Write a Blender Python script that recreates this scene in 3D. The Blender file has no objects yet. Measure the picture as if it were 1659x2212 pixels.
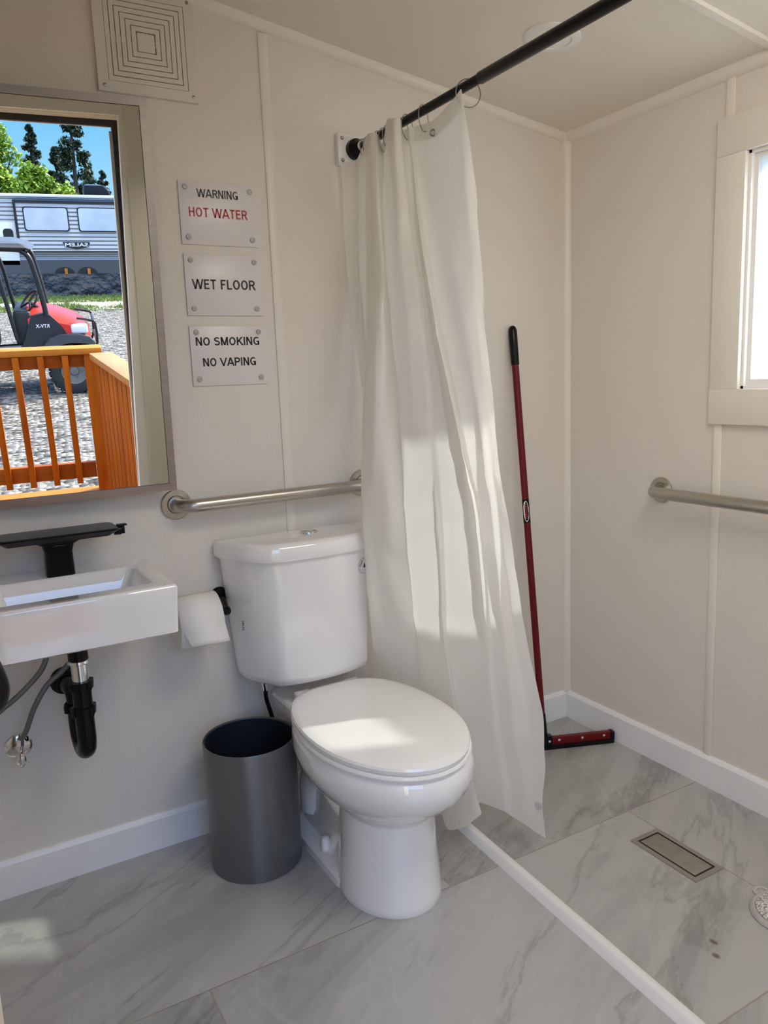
import bpy, bmesh, math, random
from mathutils import Vector, Matrix, Euler
R = math.radians
random.seed(7)
SC = bpy.context.scene
COL = SC.collection

# ------------------------------------------------------------------ camera, sky, sun, exposure
FPX, PITCH, YAW, ROLL = 1679.6, -0.170553, 0.515702, -0.039617
CAM = Vector((-1.985456, -2.131962, 1.311475))
cd = bpy.data.cameras.new('camera'); cam = bpy.data.objects.new('camera', cd); COL.objects.link(cam)
fw = Vector((math.cos(PITCH)*math.sin(YAW), math.cos(PITCH)*math.cos(YAW), math.sin(PITCH)))
rt = Vector((math.cos(YAW), -math.sin(YAW), 0)); up = rt.cross(fw)
rt2 = math.cos(ROLL)*rt + math.sin(ROLL)*up; up2 = -math.sin(ROLL)*rt + math.cos(ROLL)*up
cam.matrix_world = Matrix(((rt2.x, up2.x, -fw.x, CAM.x), (rt2.y, up2.y, -fw.y, CAM.y), (rt2.z, up2.z, -fw.z, CAM.z), (0, 0, 0, 1)))
cd.sensor_fit = 'VERTICAL'; cd.sensor_height = 36.0; cd.lens = FPX/2212*36.0
cd.clip_start = 0.02; cd.clip_end = 500
SC.camera = cam

SUN_TRAVEL = Vector((-0.90, 0.40, -0.66)).normalized()
w = bpy.data.worlds.new('sky'); SC.world = w; w.use_nodes = True
wn = w.node_tree.nodes; wl = w.node_tree.links
tcw = wn.new('ShaderNodeTexCoord'); sepw = wn.new('ShaderNodeSeparateXYZ'); wl.new(tcw.outputs['Generated'], sepw.inputs[0])
rampw = wn.new('ShaderNodeValToRGB'); el = rampw.color_ramp.elements
for p_, c_ in ((0.0, (0.10, 0.10, 0.09)), (0.498, (0.14, 0.14, 0.13)), (0.502, (0.10, 0.20, 0.28)), (0.55, (0.045, 0.15, 0.255)), (0.60, (0.21, 0.38, 0.70)), (0.75, (0.27, 0.45, 0.84)), (1.0, (0.15, 0.27, 0.52))):
    e_ = el.new(p_); e_.color = (*c_, 1)
el.remove(el[0]); el.remove(el[-1])
mrw = wn.new('ShaderNodeMapRange'); mrw.inputs[1].default_value = -1; mrw.inputs[2].default_value = 1
wl.new(sepw.outputs[2], mrw.inputs[0]); wl.new(mrw.outputs[0], rampw.inputs[0])
bg = wn['Background']; wl.new(rampw.outputs[0], bg.inputs[0]); bg.inputs[1].default_value = 1.8
SC.cycles.max_bounces = 20; SC.cycles.diffuse_bounces = 14; SC.cycles.glossy_bounces = 6; SC.cycles.transmission_bounces = 12; SC.cycles.transparent_max_bounces = 12
sd = bpy.data.lights.new('sun', 'SUN'); sd.energy = 4.6; sd.angle = R(1.6); sd.color = (1.0, 0.93, 0.80)
sun = bpy.data.objects.new('sun', sd); COL.objects.link(sun)
sun.rotation_euler = SUN_TRAVEL.to_track_quat('-Z', 'Y').to_euler(); sun.location = (6, -6, 8)

# fill light added to brighten the room, unseen behind the camera
FILL_TILT = Euler((R(10), R(-12), 0))
FILL_LAMP = Vector((-0.84, -1.5, 2.1+0.1518*0.84-0.13))
ld_ = bpy.data.lights.new('added_fill_light', 'AREA'); ld_.shape = 'RECTANGLE'; ld_.size = 0.84; ld_.size_y = 0.5; ld_.energy = 4.2; ld_.color = (1.0, 0.945, 0.86)
lamp = bpy.data.objects.new('added_fill_light', ld_); COL.objects.link(lamp); lamp.location = FILL_LAMP; lamp.rotation_euler = FILL_TILT

SC.view_settings.view_transform = 'Standard'; SC.view_settings.look = 'None'
SC.view_settings.gamma = 1.0; SC.view_settings.use_curve_mapping = False
SC.view_settings.exposure = 1.48

# ------------------------------------------------------------------ materials
def mat(name, col, rough=0.5, metal=0.0, spec=0.5, coat=0.0, bump=None, noise=None):
    m = bpy.data.materials.new(name); m.use_nodes = True
    nt = m.node_tree; b = nt.nodes['Principled BSDF']
    b.inputs['Base Color'].default_value = (*col, 1); b.inputs['Roughness'].default_value = rough
    b.inputs['Metallic'].default_value = metal; b.inputs['Specular IOR Level'].default_value = spec
    b.inputs['Coat Weight'].default_value = coat; b.inputs['Coat Roughness'].default_value = 0.05
    tc = nt.nodes.new('ShaderNodeTexCoord')
    if noise:      # (scale, other colour, amount)
        n = nt.nodes.new('ShaderNodeTexNoise'); n.inputs['Scale'].default_value = noise[0]; n.inputs['Detail'].default_value = 5
        mp = nt.nodes.new('ShaderNodeMapping'); mp.inputs['Scale'].default_value = noise[3] if len(noise) > 3 else (1, 1, 1)
        nt.links.new(tc.outputs['Object'], mp.inputs[0]); nt.links.new(mp.outputs[0], n.inputs['Vector'])
        r = nt.nodes.new('ShaderNodeValToRGB'); r.color_ramp.elements[0].position = 0.5-noise[2]; r.color_ramp.elements[1].position = 0.5+noise[2]
        r.color_ramp.elements[0].color = (*col, 1); r.color_ramp.elements[1].color = (*noise[1], 1)
        nt.links.new(n.outputs['Fac'], r.inputs[0]); nt.links.new(r.outputs[0], b.inputs['Base Color'])
    if bump:       # (scale, strength, distance)
        n = nt.nodes.new('ShaderNodeTexNoise'); n.inputs['Scale'].default_value = bump[0]; n.inputs['Detail'].default_value = 3
        nt.links.new(tc.outputs['Object'], n.inputs['Vector'])
        bu = nt.nodes.new('ShaderNodeBump'); bu.inputs['Strength'].default_value = bump[1]; bu.inputs['Distance'].default_value = bump[2]
        nt.links.new(n.outputs['Fac'], bu.inputs['Height']); nt.links.new(bu.outputs[0], b.inputs['Normal'])
    return m

WALLC = (0.77, 0.725, 0.66)
m_wall = mat('painted_panel', WALLC, 0.42, bump=(230, 0.5, 0.003), noise=(3, (0.755, 0.71, 0.645), 0.25))
m_ceil = mat('painted_ceiling', (0.76, 0.71, 0.635), 0.5, bump=(160, 0.08, 0.001))
m_trim = mat('painted_trim', (0.81, 0.765, 0.695), 0.35, bump=(60, 0.05, 0.001))
m_base = mat('white_baseboard', (0.86, 0.86, 0.86), 0.3, bump=(40, 0.05, 0.001))
m_casing = mat('cream_casing', (0.62, 0.58, 0.46), 0.45)
m_jamb = mat('cream_jamb', (0.80, 0.72, 0.58), 0.4)
m_porc = mat('white_porcelain', (0.90, 0.885, 0.87), 0.05, spec=0.7, coat=1.0)
m_seat = mat('white_plastic_seat', (0.92, 0.905, 0.875), 0.10, spec=0.6, coat=0.5)
m_black = mat('black_plastic', (0.005, 0.005, 0.0055), 0.25, spec=0.22)
m_satin = mat('black_satin', (0.004, 0.0045, 0.005), 0.3, spec=0.2)
m_soft = mat('dark_top_face', (0.022, 0.024, 0.028), 0.3, spec=0.4)
m_chrome = mat('chrome', (0.82, 0.82, 0.83), 0.08, 1.0)
m_steel = mat('brushed_steel', (0.52, 0.49, 0.45), 0.3, 1.0, bump=(300, 0.05, 0.0005))
m_frame = mat('brushed_frame', (0.34, 0.30, 0.27), 0.42, 1.0, noise=(6, (0.42, 0.37, 0.33), 0.3, (1, 1, 12)))
m_braid = mat('braided_hose', (0.20, 0.20, 0.20), 0.35, 0.7, bump=(500, 0.6, 0.002))
m_paper = mat('tissue', (0.82, 0.80, 0.77), 0.95, bump=(400, 0.2, 0.001))
m_bin = mat('grey_metal_paint', (0.165, 0.172, 0.178), 0.33, 0.55)
m_binin = mat('dark_liner', (0.010, 0.013, 0.022), 0.45)
m_sign = mat('sign_plate', (0.77, 0.74, 0.745), 0.3)
m_ink = mat('black_ink', (0.01, 0.01, 0.012), 0.4)
m_redink = mat('red_ink', (0.42, 0.008, 0.02), 0.4)
m_screw = mat('screw_cap', (0.50, 0.49, 0.47), 0.25)
m_screwhead = mat('screw_steel', (0.35, 0.34, 0.33), 0.3, 0.9)
m_vent = mat('vent_plastic', (0.72, 0.69, 0.64), 0.4)
m_dark = mat('dark_void', (0.02, 0.018, 0.016), 0.8)
m_red = mat('red_paint', (0.13, 0.002, 0.005), 0.35, spec=0.3)
m_white = mat('white_plastic', (0.80, 0.78, 0.76), 0.35)
m_lens = mat('light_lens', (0.85, 0.82, 0.76), 0.5)
m_navy = mat('navy_ink', (0.01, 0.012, 0.03), 0.5)
m_grout = mat('grout_stain', (0.10, 0.07, 0.05), 0.8)

def curtain_material():
    m = bpy.data.materials.new('translucent_vinyl'); m.use_nodes = True
    nt = m.node_tree; nt.nodes.remove(nt.nodes['Principled BSDF']); out = nt.nodes['Material Output']
    d = nt.nodes.new('ShaderNodeBsdfPrincipled'); d.inputs['Base Color'].default_value = (0.92, 0.905, 0.86, 1); d.inputs['Roughness'].default_value = 0.38
    t = nt.nodes.new('ShaderNodeBsdfTranslucent'); t.inputs[0].default_value = (0.95, 0.945, 0.92, 1)
    mx = nt.nodes.new('ShaderNodeMixShader'); mx.inputs[0].default_value = 0.42
    tc = nt.nodes.new('ShaderNodeTexCoord')
    n = nt.nodes.new('ShaderNodeTexNoise'); n.inputs['Scale'].default_value = 9; n.inputs['Detail'].default_value = 2; n.inputs['Distortion'].default_value = 1.5
    mp = nt.nodes.new('ShaderNodeMapping'); mp.inputs['Scale'].default_value = (1.6, 1.6, 0.5)
    bu = nt.nodes.new('ShaderNodeBump'); bu.inputs['Strength'].default_value = 0.25; bu.inputs['Distance'].default_value = 0.02
    nt.links.new(tc.outputs['Object'], mp.inputs[0]); nt.links.new(mp.outputs[0], n.inputs['Vector']); nt.links.new(n.outputs['Fac'], bu.inputs['Height'])
    nt.links.new(bu.outputs[0], d.inputs['Normal'])
    nt.links.new(d.outputs[0], mx.inputs[1]); nt.links.new(t.outputs[0], mx.inputs[2]); nt.links.new(mx.outputs[0], out.inputs[0])
    return m
m_curtain = curtain_material()

def frosted_material():
    m = bpy.data.materials.new('frosted_glass'); m.use_nodes = True
    nt = m.node_tree; nt.nodes.remove(nt.nodes['Principled BSDF']); out = nt.nodes['Material Output']
    t = nt.nodes.new('ShaderNodeBsdfTranslucent'); t.inputs[0].default_value = (0.93, 0.97, 0.98, 1)
    p = nt.nodes.new('ShaderNodeBsdfTransparent'); p.inputs[0].default_value = (0.93, 0.98, 1.0, 1)
    mx = nt.nodes.new('ShaderNodeMixShader'); mx.inputs[0].default_value = 0.50
    g = nt.nodes.new('ShaderNodeBsdfGlossy'); g.inputs['Roughness'].default_value = 0.2
    m2 = nt.nodes.new('ShaderNodeMixShader'); m2.inputs[0].default_value = 0.05
    nt.links.new(t.outputs[0], mx.inputs[1]); nt.links.new(p.outputs[0], mx.inputs[2])
    nt.links.new(mx.outputs[0], m2.inputs[1]); nt.links.new(g.outputs[0], m2.inputs[2]); nt.links.new(m2.outputs[0], out.inputs[0])
    return m
m_frost = frosted_material()

def mirror_material():
    m = bpy.data.materials.new('mirror_silver'); m.use_nodes = True
    b = m.node_tree.nodes['Principled BSDF']; b.inputs['Metallic'].default_value = 1; b.inputs['Roughness'].default_value = 0.0
    b.inputs['Base Color'].default_value = (0.74, 0.75, 0.75, 1)
    return m
m_mirror = mirror_material()

def floor_material():
    m = bpy.data.materials.new('marble_tile'); m.use_nodes = True
    nt = m.node_tree; N = nt.nodes; L = nt.links; b = N['Principled BSDF']
    tc = N.new('ShaderNodeTexCoord'); sep = N.new('ShaderNodeSeparateXYZ'); L.new(tc.outputs['Object'], sep.inputs[0])
    def mth(op, a, bb=None, c=None):
        n = N.new('ShaderNodeMath'); n.operation = op
        for i, v in enumerate((a, bb, c)):
            if v is None: continue
            if isinstance(v, (int, float)): n.inputs[i].default_value = v
            else: L.new(v, n.inputs[i])
        return n.outputs[0]
    X, Y = sep.outputs[0], sep.outputs[1]
    PY = 0.648; PX = 1.291
    ry = mth('DIVIDE', mth('ADD', Y, 0.607+PY*4), PY); row = mth('FLOOR', ry); fy = mth('SUBTRACT', ry, row)
    odd = mth('MODULO', row, 2.0)      # row index 3 -> between -1.255 and -0.607
    off = mth('MULTIPLY', mth('SUBTRACT', 1.0, odd), 0.5)
    rx = mth('ADD', mth('DIVIDE', mth('ADD', X, 0.319+PX*4), PX), off); cx_ = mth('FLOOR', rx); fx = mth('SUBTRACT', rx, cx_)
    def edge(f, p):
        d = mth('MINIMUM', f, mth('SUBTRACT', 1.0, f)); return mth('MULTIPLY', d, p)
    e = mth('MINIMUM', edge(fx, PX), edge(fy, PY))
    gm = N.new('ShaderNodeMapRange'); gm.inputs[1].default_value = 0.0008; gm.inputs[2].default_value = 0.0022; gm.inputs[3].default_value = 1; gm.inputs[4].default_value = 0
    L.new(e, gm.inputs[0]); grout = gm.outputs[0]
    # every tile shifts and turns its veining
    seed = mth('ADD', mth('MULTIPLY', row, 3.17), mth('MULTIPLY', cx_, 7.31))
    cmb = N.new('ShaderNodeCombineXYZ'); L.new(mth('ADD', X, mth('MULTIPLY', seed, 1.3)), cmb.inputs[0]); L.new(mth('ADD', Y, mth('MULTIPLY', seed, 0.7)), cmb.inputs[1]); L.new(seed, cmb.inputs[2])
    def vein(scale, sx, sy, ang, detail, dist):
        mp = N.new('ShaderNodeMapping'); mp.vector_type = 'TEXTURE'; mp.inputs['Rotation'].default_value = (0, 0, R(ang)); mp.inputs['Scale'].default_value = (sx, sy, 1)
        L.new(cmb.outputs[0], mp.inputs[0])
        n = N.new('ShaderNodeTexNoise'); n.inputs['Scale'].default_value = scale; n.inputs['Detail'].default_value = detail; n.inputs['Roughness'].default_value = 0.62; n.inputs['Distortion'].default_value = dist
        L.new(mp.outputs[0], n.inputs['Vector']); return n.outputs['Fac']
    def ramp(src, stops):
        r = N.new('ShaderNodeValToRGB'); el = r.color_ramp.elements
        while len(el) < len(stops): el.new(0.5)
        for k, (p, c) in enumerate(stops): el[k].position = p; el[k].color = (*c, 1)
        L.new(src, r.inputs[0]); return r.outputs[0]
    A = vein(4.2, 5.0, 1.0, 27, 8, 0.5)
    base = ramp(A, [(0.0, (0.29, 0.285, 0.28)), (0.36, (0.345, 0.34, 0.33)), (0.43, (0.40, 0.395, 0.38)), (0.50, (0.445, 0.44, 0.422)), (0.80, (0.475, 0.47, 0.45))])
    Bv = vein(1.5, 2.4, 1.0, 33, 10, 0.7)
    patch = ramp(Bv, [(0.27, (0.66, 0.65, 0.65)), (0.37, (0.84, 0.83, 0.83)), (0.45, (1, 1, 1)), (1.0, (1, 1, 1))])
    Dv = vein(2.6, 4.5, 1.0, 30, 7, 0.35)
    streak = ramp(Dv, [(0.47, (1, 1, 1)), (0.492, (0.84, 0.83, 0.83)), (0.50, (0.78, 0.77, 0.77)), (0.507, (0.95, 0.95, 0.95)), (0.53, (1, 1, 1))])
    Cv = vein(1.9, 1.3, 1.0, 70, 4, 1.1)
    crack = ramp(Cv, [(0.485, (0, 0, 0)), (0.5, (1, 1, 1)), (0.515, (0, 0, 0))])
    mul = N.new('ShaderNodeMixRGB'); mul.blend_type = 'MULTIPLY'; mul.inputs[0].default_value = 0.9; L.new(base, mul.inputs[1]); L.new(patch, mul.inputs[2])
    mu2 = N.new('ShaderNodeMixRGB'); mu2.blend_type = 'MULTIPLY'; mu2.inputs[0].default_value = 1.0; L.new(mul.outputs[0], mu2.inputs[1]); L.new(streak, mu2.inputs[2]); mul = mu2
    mxc = N.new('ShaderNodeMixRGB'); L.new(mth('MULTIPLY', crack, 0.09), mxc.inputs[0]); L.new(mul.outputs[0], mxc.inputs[1]); mxc.inputs[2].default_value = (0.72, 0.71, 0.69, 1)
    mg = N.new('ShaderNodeMixRGB'); L.new(grout, mg.inputs[0]); L.new(mxc.outputs[0], mg.inputs[1]); mg.inputs[2].default_value = (0.33, 0.27, 0.22, 1)
    # brown spots of dirt by the drain side of the shower
    def spot(px, py, rx_, ry_):
        dx = mth('DIVIDE', mth('SUBTRACT', X, px), rx_); dy = mth('DIVIDE', mth('SUBTRACT', Y, py), ry_)
        d = mth('SQRT', mth('ADD', mth('MULTIPLY', dx, dx), mth('MULTIPLY', dy, dy)))
        mr = N.new('ShaderNodeMapRange'); mr.inputs[1].default_value = 0.55; mr.inputs[2].default_value = 1.1; mr.inputs[3].default_value = 0.75; mr.inputs[4].default_value = 0.0
        L.new(d, mr.inputs[0]); return mr.outputs[0]
    sp = mth('MAXIMUM', spot(-0.572, -1.10, 0.007, 0.012), spot(-0.604, -1.131, 0.008, 0.011))
    ms = N.new('ShaderNodeMixRGB'); L.new(sp, ms.inputs[0]); L.new(mg.outputs[0], ms.inputs[1]); ms.inputs[2].default_value = (0.09, 0.055, 0.045, 1)
    L.new(ms.outputs[0], b.inputs['Base Color'])
    rr = mth('ADD', mth('MULTIPLY', grout, 0.5), 0.22); L.new(rr, b.inputs['Roughness'])
    bu = N.new('ShaderNodeBump'); bu.inputs['Strength'].default_value = 0.4; bu.inputs['Distance'].default_value = 0.002; bu.invert = True
    L.new(grout, bu.inputs['Height']); L.new(bu.outputs[0], b.inputs['Normal'])
    return m
m_floor = floor_material()

def wood_material(name, c1, c2, axis=(1, 1, 0.12), rough=0.45):
    return mat(name, c1, 0.6, spec=0.15, noise=(14, c2, 0.22, axis))
m_deckwood = wood_material('stained_cedar', (0.47, 0.125, 0.004), (0.27, 0.055, 0.002))
m_capwood = wood_material('stained_cedar_cap', (0.50, 0.21, 0.035), (0.38, 0.13, 0.015), (0.15, 1, 1))

# ------------------------------------------------------------------ mesh helpers
def ortho(d):
    d = Vector(d).normalized(); a = Vector((0, 0, 1)) if abs(d.z) < 0.9 else Vector((1, 0, 0))
    u = d.cross(a).normalized(); return u, d.cross(u).normalized()
def add_box(bm, lo, hi, bev=0.0, seg=2, rot=None, about=None):
    r = bmesh.ops.create_cube(bm, size=1.0); vs = r['verts']
    lo = Vector(lo); hi = Vector(hi); c = (lo+hi)/2; s = hi-lo
    for v in vs: v.co = Vector((v.co.x*s.x, v.co.y*s.y, v.co.z*s.z))+c
    if bev > 0:
        es = list({e for v in vs for e in v.link_edges})
        rb = bmesh.ops.bevel(bm, geom=es, offset=bev, segments=seg, profile=0.5, affect='EDGES')
        vs = list({v for f in rb['faces'] for v in f.verts} | {v for v in vs if v.is_valid})
    if rot is not None:
        o = Vector(about) if about is not None else c
        for v in vs: v.co = rot @ (v.co-o)+o
    return vs
def loft(bm, rings, cap0=True, cap1=True, closed=True):
    V = [[bm.verts.new(p) for p in r] for r in rings]
    n = len(V[0])
    for i in range(len(V)-1):
        for j in range(n if closed else n-1):
            k = (j+1) % n
            bm.faces.new((V[i][j], V[i][k], V[i+1][k], V[i+1][j]))
    if cap0 and closed: bm.faces.new(list(reversed(V[0])))
    if cap1 and closed: bm.faces.new(V[-1])
    return V
def ring(c, u, v, ru, rv=None, n=24):
    rv = ru if rv is None else rv; c = Vector(c)
    return [c+u*(ru*math.cos(2*math.pi*k/n))+v*(rv*math.sin(2*math.pi*k/n)) for k in range(n)]
def add_cyl(bm, p0, p1, r0, r1=None, n=24, bev=0.0):
    r1 = r0 if r1 is None else r1; p0 = Vector(p0); p1 = Vector(p1); d = (p1-p0); u, v = ortho(d); dn = d.normalized()
    if bev > 0:
        rs = [ring(p0, u, v, r0-bev, n=n), ring(p0+dn*bev*0.3, u, v, r0-bev*0.3, n=n), ring(p0+dn*bev, u, v, r0, n=n), ring(p1-dn*bev, u, v, r1, n=n), ring(p1-dn*bev*0.3, u, v, r1-bev*0.3, n=n), ring(p1, u, v, r1-bev, n=n)]
    else: rs = [ring(p0, u, v, r0, n=n), ring(p1, u, v, r1, n=n)]
    loft(bm, rs)
def add_lathe(bm, prof, origin, axis, n=32):
    """prof: (distance along axis, radius)"""
    axis = Vector(axis).normalized(); u, v = ortho(axis); o = Vector(origin)
    rs = [ring(o+axis*a, u, v, max(r, 1e-5), n=n) for a, r in prof]
    loft(bm, rs)
def smooth_path(pts, sub=6):
    P = [Vector(p) for p in pts]; Q = []
    for i in range(len(P)-1):
        a = P[max(i-1, 0)]; b = P[i]; c = P[i+1]; d = P[min(i+2, len(P)-1)]
        for k in range(sub):
            t = k/sub
            Q.append(0.5*((2*b)+(c-a)*t+(2*a-5*b+4*c-d)*t*t+(3*b-a-3*c+d)*t**3))
    Q.append(P[-1]); return Q
def add_tube(bm, pts, r, n=12, sub=6, closed=False):
    P = smooth_path(pts, sub) if sub > 1 else [Vector(p) for p in pts]
    rs = []; u = None
    for i, p in enumerate(P):
        if closed: d = P[(i+1) % len(P)]-P[i-1]
        else: d = P[min(i+1, len(P)-1)]-P[max(i-1, 0)]
        d.normalize()
        if u is None: u, v = ortho(d)
        else: u = (u-d*u.dot(d)).normalized(); v = d.cross(u)
        rr = r(i/(len(P)-1)) if callable(r) else r
        rs.append(ring(p, u, v, rr, n=n))
    if closed:
        V = [[bm.verts.new(q) for q in rg] for rg in rs]
        for i in range(len(V)):
            for j in range(n):
                a, b2 = V[i], V[(i+1) % len(V)]
                bm.faces.new((a[j], a[(j+1) % n], b2[(j+1) % n], b2[j]))
    else: loft(bm, rs)
def add_prism(bm, poly, z0, z1, inset=0.0):
    lo = [Vector((p[0], p[1], z0)) for p in poly]; hi = [Vector((p[0], p[1], z1)) for p in poly]
    loft(bm, [lo, hi])
def BM(): return bmesh.new()
def obj(name, bm, m, parent=None, loc=None, smooth=True, root=None, angle=35):
    """link a bmesh (world coordinates) as one mesh object; children are stored relative to their thing's base"""
    bmesh.ops.recalc_face_normals(bm, faces=bm.faces[:])
    off = Vector((0, 0, 0))
    if parent is not None: off = Vector(parent['_base']) if '_base' in parent else Vector((0, 0, 0))
    elif loc is not None: off = Vector(loc)
    if off.length > 0: bmesh.ops.translate(bm, verts=bm.verts[:], vec=-off)
    me = bpy.data.meshes.new(name); 
    if smooth:
        for f in bm.faces: f.smooth = True
        for e in bm.edges:
            if len(e.link_faces) == 2 and e.calc_face_angle(0) > R(angle): e.smooth = False
    bm.to_mesh(me); bm.free()
    if m is not None: me.materials.append(m)
    o = bpy.data.objects.new(name, me); COL.objects.link(o)
    if parent is not None: o.parent = parent; o['_base'] = list(off)
    elif loc is not None: o.location = loc; o['_base'] = list(off)
    else: o['_base'] = [0, 0, 0]
    return o
def tag(o, label=None, cat=None, group=None, kind=None):
    if label: o['label'] = label
    if cat: o['category'] = cat
    if group: o['group'] = group
    if kind: o['kind'] = kind
    return o
def thing(name, loc, label, cat, group=None):
    o = bpy.data.objects.new(name, None); o.empty_display_size = 0.05; COL.objects.link(o); o.location = loc; o['_base'] = list(loc)
    return tag(o, label, cat, group)
def struct(name, bm, m, smooth=False):
    return tag(obj(name, bm, m, smooth=smooth), kind='structure')
def copy_tree(o, parent=None):
    c = o.copy(); COL.objects.link(c)
    if parent is not None: c.parent = parent
    for ch in list(o.children): copy_tree(ch, c)
    return c
def arc(cx, cy, rx, ry, a0, a1, n=14): return [(cx+rx*math.cos(R(a0+(a1-a0)*k/n)), cy+ry*math.sin(R(a0+(a1-a0)*k/n))) for k in range(n+1)]
T_ = 0.082                                   # half the stroke of the sign letters, cap height 1
GLYPH = {                                    # advance width, strokes
 'W': (0.98, [[(0.0, 1), (0.25, 0), (0.49, 1), (0.73, 0), (0.98, 1)]]), 'A': (0.68, [[(0, 0), (0.34, 1), (0.68, 0)], [(0.14, 0.30), (0.54, 0.30)]]),
 'R': (0.60, [[(0.08, 0), (0.08, 0.92), (0.34, 0.92)]+arc(0.34, 0.71, 0.20, 0.21, 90, -90, 10)+[(0.08, 0.50)], [(0.36, 0.5), (0.60, 0)]]),
 'N': (0.64, [[(0.08, 0), (0.08, 1), (0.56, 0), (0.56, 1)]]), 'I': (0.18, [[(0.09, 0), (0.09, 1)]]),
 'G': (0.66, [arc(0.36, 0.5, 0.28, 0.42, 48, 318, 22)+[(0.575, 0.43), (0.36, 0.43)], [(0.575, 0.43), (0.575, 0.02)]]),
 'H': (0.62, [[(0.08, 0), (0.08, 1)], [(0.54, 0), (0.54, 1)], [(0.08, 0.52), (0.54, 0.52)]]), 'O': (0.70, [arc(0.35, 0.5, 0.27, 0.42, 90, 450, 30)]),
 'T': (0.56, [[(0, 0.92), (0.56, 0.92)], [(0.28, 0.92), (0.28, 0)]]), 'E': (0.52, [[(0.52, 0.92), (0.08, 0.92), (0.08, 0.08), (0.52, 0.08)], [(0.08, 0.53), (0.47, 0.53)]]),
 'F': (0.50, [[(0.50, 0.92), (0.08, 0.92), (0.08, 0)], [(0.08, 0.51), (0.44, 0.51)]]), 'L': (0.50, [[(0.08, 1), (0.08, 0.08), (0.50, 0.08)]]),
 'S': (0.58, [arc(0.29, 0.715, 0.21, 0.205, 25, 270, 16)+arc(0.29, 0.295, 0.22, 0.215, 90, -155, 16)]),
 'M': (0.76, [[(0.08, 0), (0.08, 1), (0.38, 0.05), (0.68, 1), (0.68, 0)]]), 'K': (0.62, [[(0.08, 0), (0.08, 1)], [(0.58, 1), (0.08, 0.38)], [(0.24, 0.58), (0.62, 0)]]),
 'V': (0.66, [[(0, 1), (0.33, 0), (0.66, 1)]]), 'P': (0.58, [[(0.08, 0), (0.08, 0.92), (0.34, 0.92)]+arc(0.34, 0.69, 0.20, 0.23, 90, -90, 10)+[(0.08, 0.46)]]), ' ': (0.22, [])}
def sign_text(s, width, height, m, parent, origin):
    """block lettering cut from flat strokes, on the back wall, centre at origin"""
    x = 0; polys = []
    for ch in s:
        wd, strokes = GLYPH[ch]
        parts = []
        for st in strokes:                     # break a stroke where it turns back sharply
            P = [Vector((p[0]+x, p[1], 0)) for p in st]; cur = [P[0]]
            for i in range(1, len(P)):
                cur.append(P[i])
                if i < len(P)-1 and (P[i]-P[i-1]).normalized().dot((P[i+1]-P[i]).normalized()) < -0.2: parts.append(cur); cur = [P[i]]
            parts.append(cur)
        for P in parts:
            closed = (P[0]-P[-1]).length < 1e-4 and len(P) > 3; L, Rr = [], []
            if closed: P = P[:-1]
            n = len(P)
            for i, p in enumerate(P):
                a = P[i-1] if (i > 0 or closed) else None; b = P[(i+1) % n] if (i < n-1 or closed) else None
                d1 = (p-a).normalized() if a is not None else (b-p).normalized(); d2 = (b-p).normalized() if b is not None else d1
                n1 = Vector((-d1.y, d1.x, 0)); n2 = Vector((-d2.y, d2.x, 0)); mm = (n1+n2).normalized(); k = min(1/max(mm.dot(n1), 0.3), 2.0)
                if 0.05 < abs(d1.x) < 0.95 and (a is None or b is None) and abs(d1.y) > 0.3:    # slanted stroke: cut level
                    L.append(p+Vector((-T_/abs(d1.y)*(1 if d1.y > 0 else -1), 0, 0))); Rr.append(p+Vector((T_/abs(d1.y)*(1 if d1.y > 0 else -1), 0, 0)))
                else: L.append(p+mm*T_*k); Rr.append(p-mm*T_*k)
            for i in range(n if closed else n-1): j = (i+1) % n; polys.append((L[i].copy(), L[j].copy(), Rr[j].copy(), Rr[i].copy()))
        x += wd+0.115
    allp = [p for q in polys for p in q]
    for p in allp: p.y = min(max(p.y, 0.0), 1.0)
    x0 = min(p.x for p in allp); x1 = max(p.x for p in allp)
    o_ = Vector(origin); bm = BM()
    for q in polys:
        bm.faces.new([bm.verts.new(o_+Vector(((p.x-(x0+x1)/2)/(x1-x0)*width, -0.0002, (p.y-0.5)*height))) for p in q])
    return obj('lettering', bm, m, parent, smooth=False)
def text_mesh(name, s, width, height, m, parent, origin, right, upv, depth=0.0008, bold=0.02, align='CENTER'):
    """flat lettering: centre at origin, running along right, standing along upv"""
    cu = bpy.data.curves.new(name, 'FONT'); cu.body = s; cu.offset = bold; cu.extrude = 0.02; cu.resolution_u = 4
    to = bpy.data.objects.new(name+'_tmp', cu); COL.objects.link(to)
    dg = bpy.context.evaluated_depsgraph_get(); me = bpy.data.meshes.new_from_object(to.evaluated_get(dg))
    bpy.data.objects.remove(to); me.name = name
    xs = [v.co.x for v in me.vertices]; ys = [v.co.y for v in me.vertices]
    x0, x1, y0, y1 = min(xs), max(xs), min(ys), max(ys)
    right = Vector(right).normalized(); upv = Vector(upv).normalized(); nn = right.cross(upv)
    base = Vector(parent['_base']); o_ = Vector(origin)-base
    for v in me.vertices:
        a = (v.co.x-(x0+x1)/2)/(x1-x0)*width; b = (v.co.y-(y0+y1)/2)/(y1-y0)*height; c = v.co.z/0.02*depth
        v.co = o_+right*a+upv*b+nn*c
    me.materials.clear(); me.materials.append(m)
    o = bpy.data.objects.new(name, me); COL.objects.link(o); o.parent = parent; o['_base'] = list(base)
    return o
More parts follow.
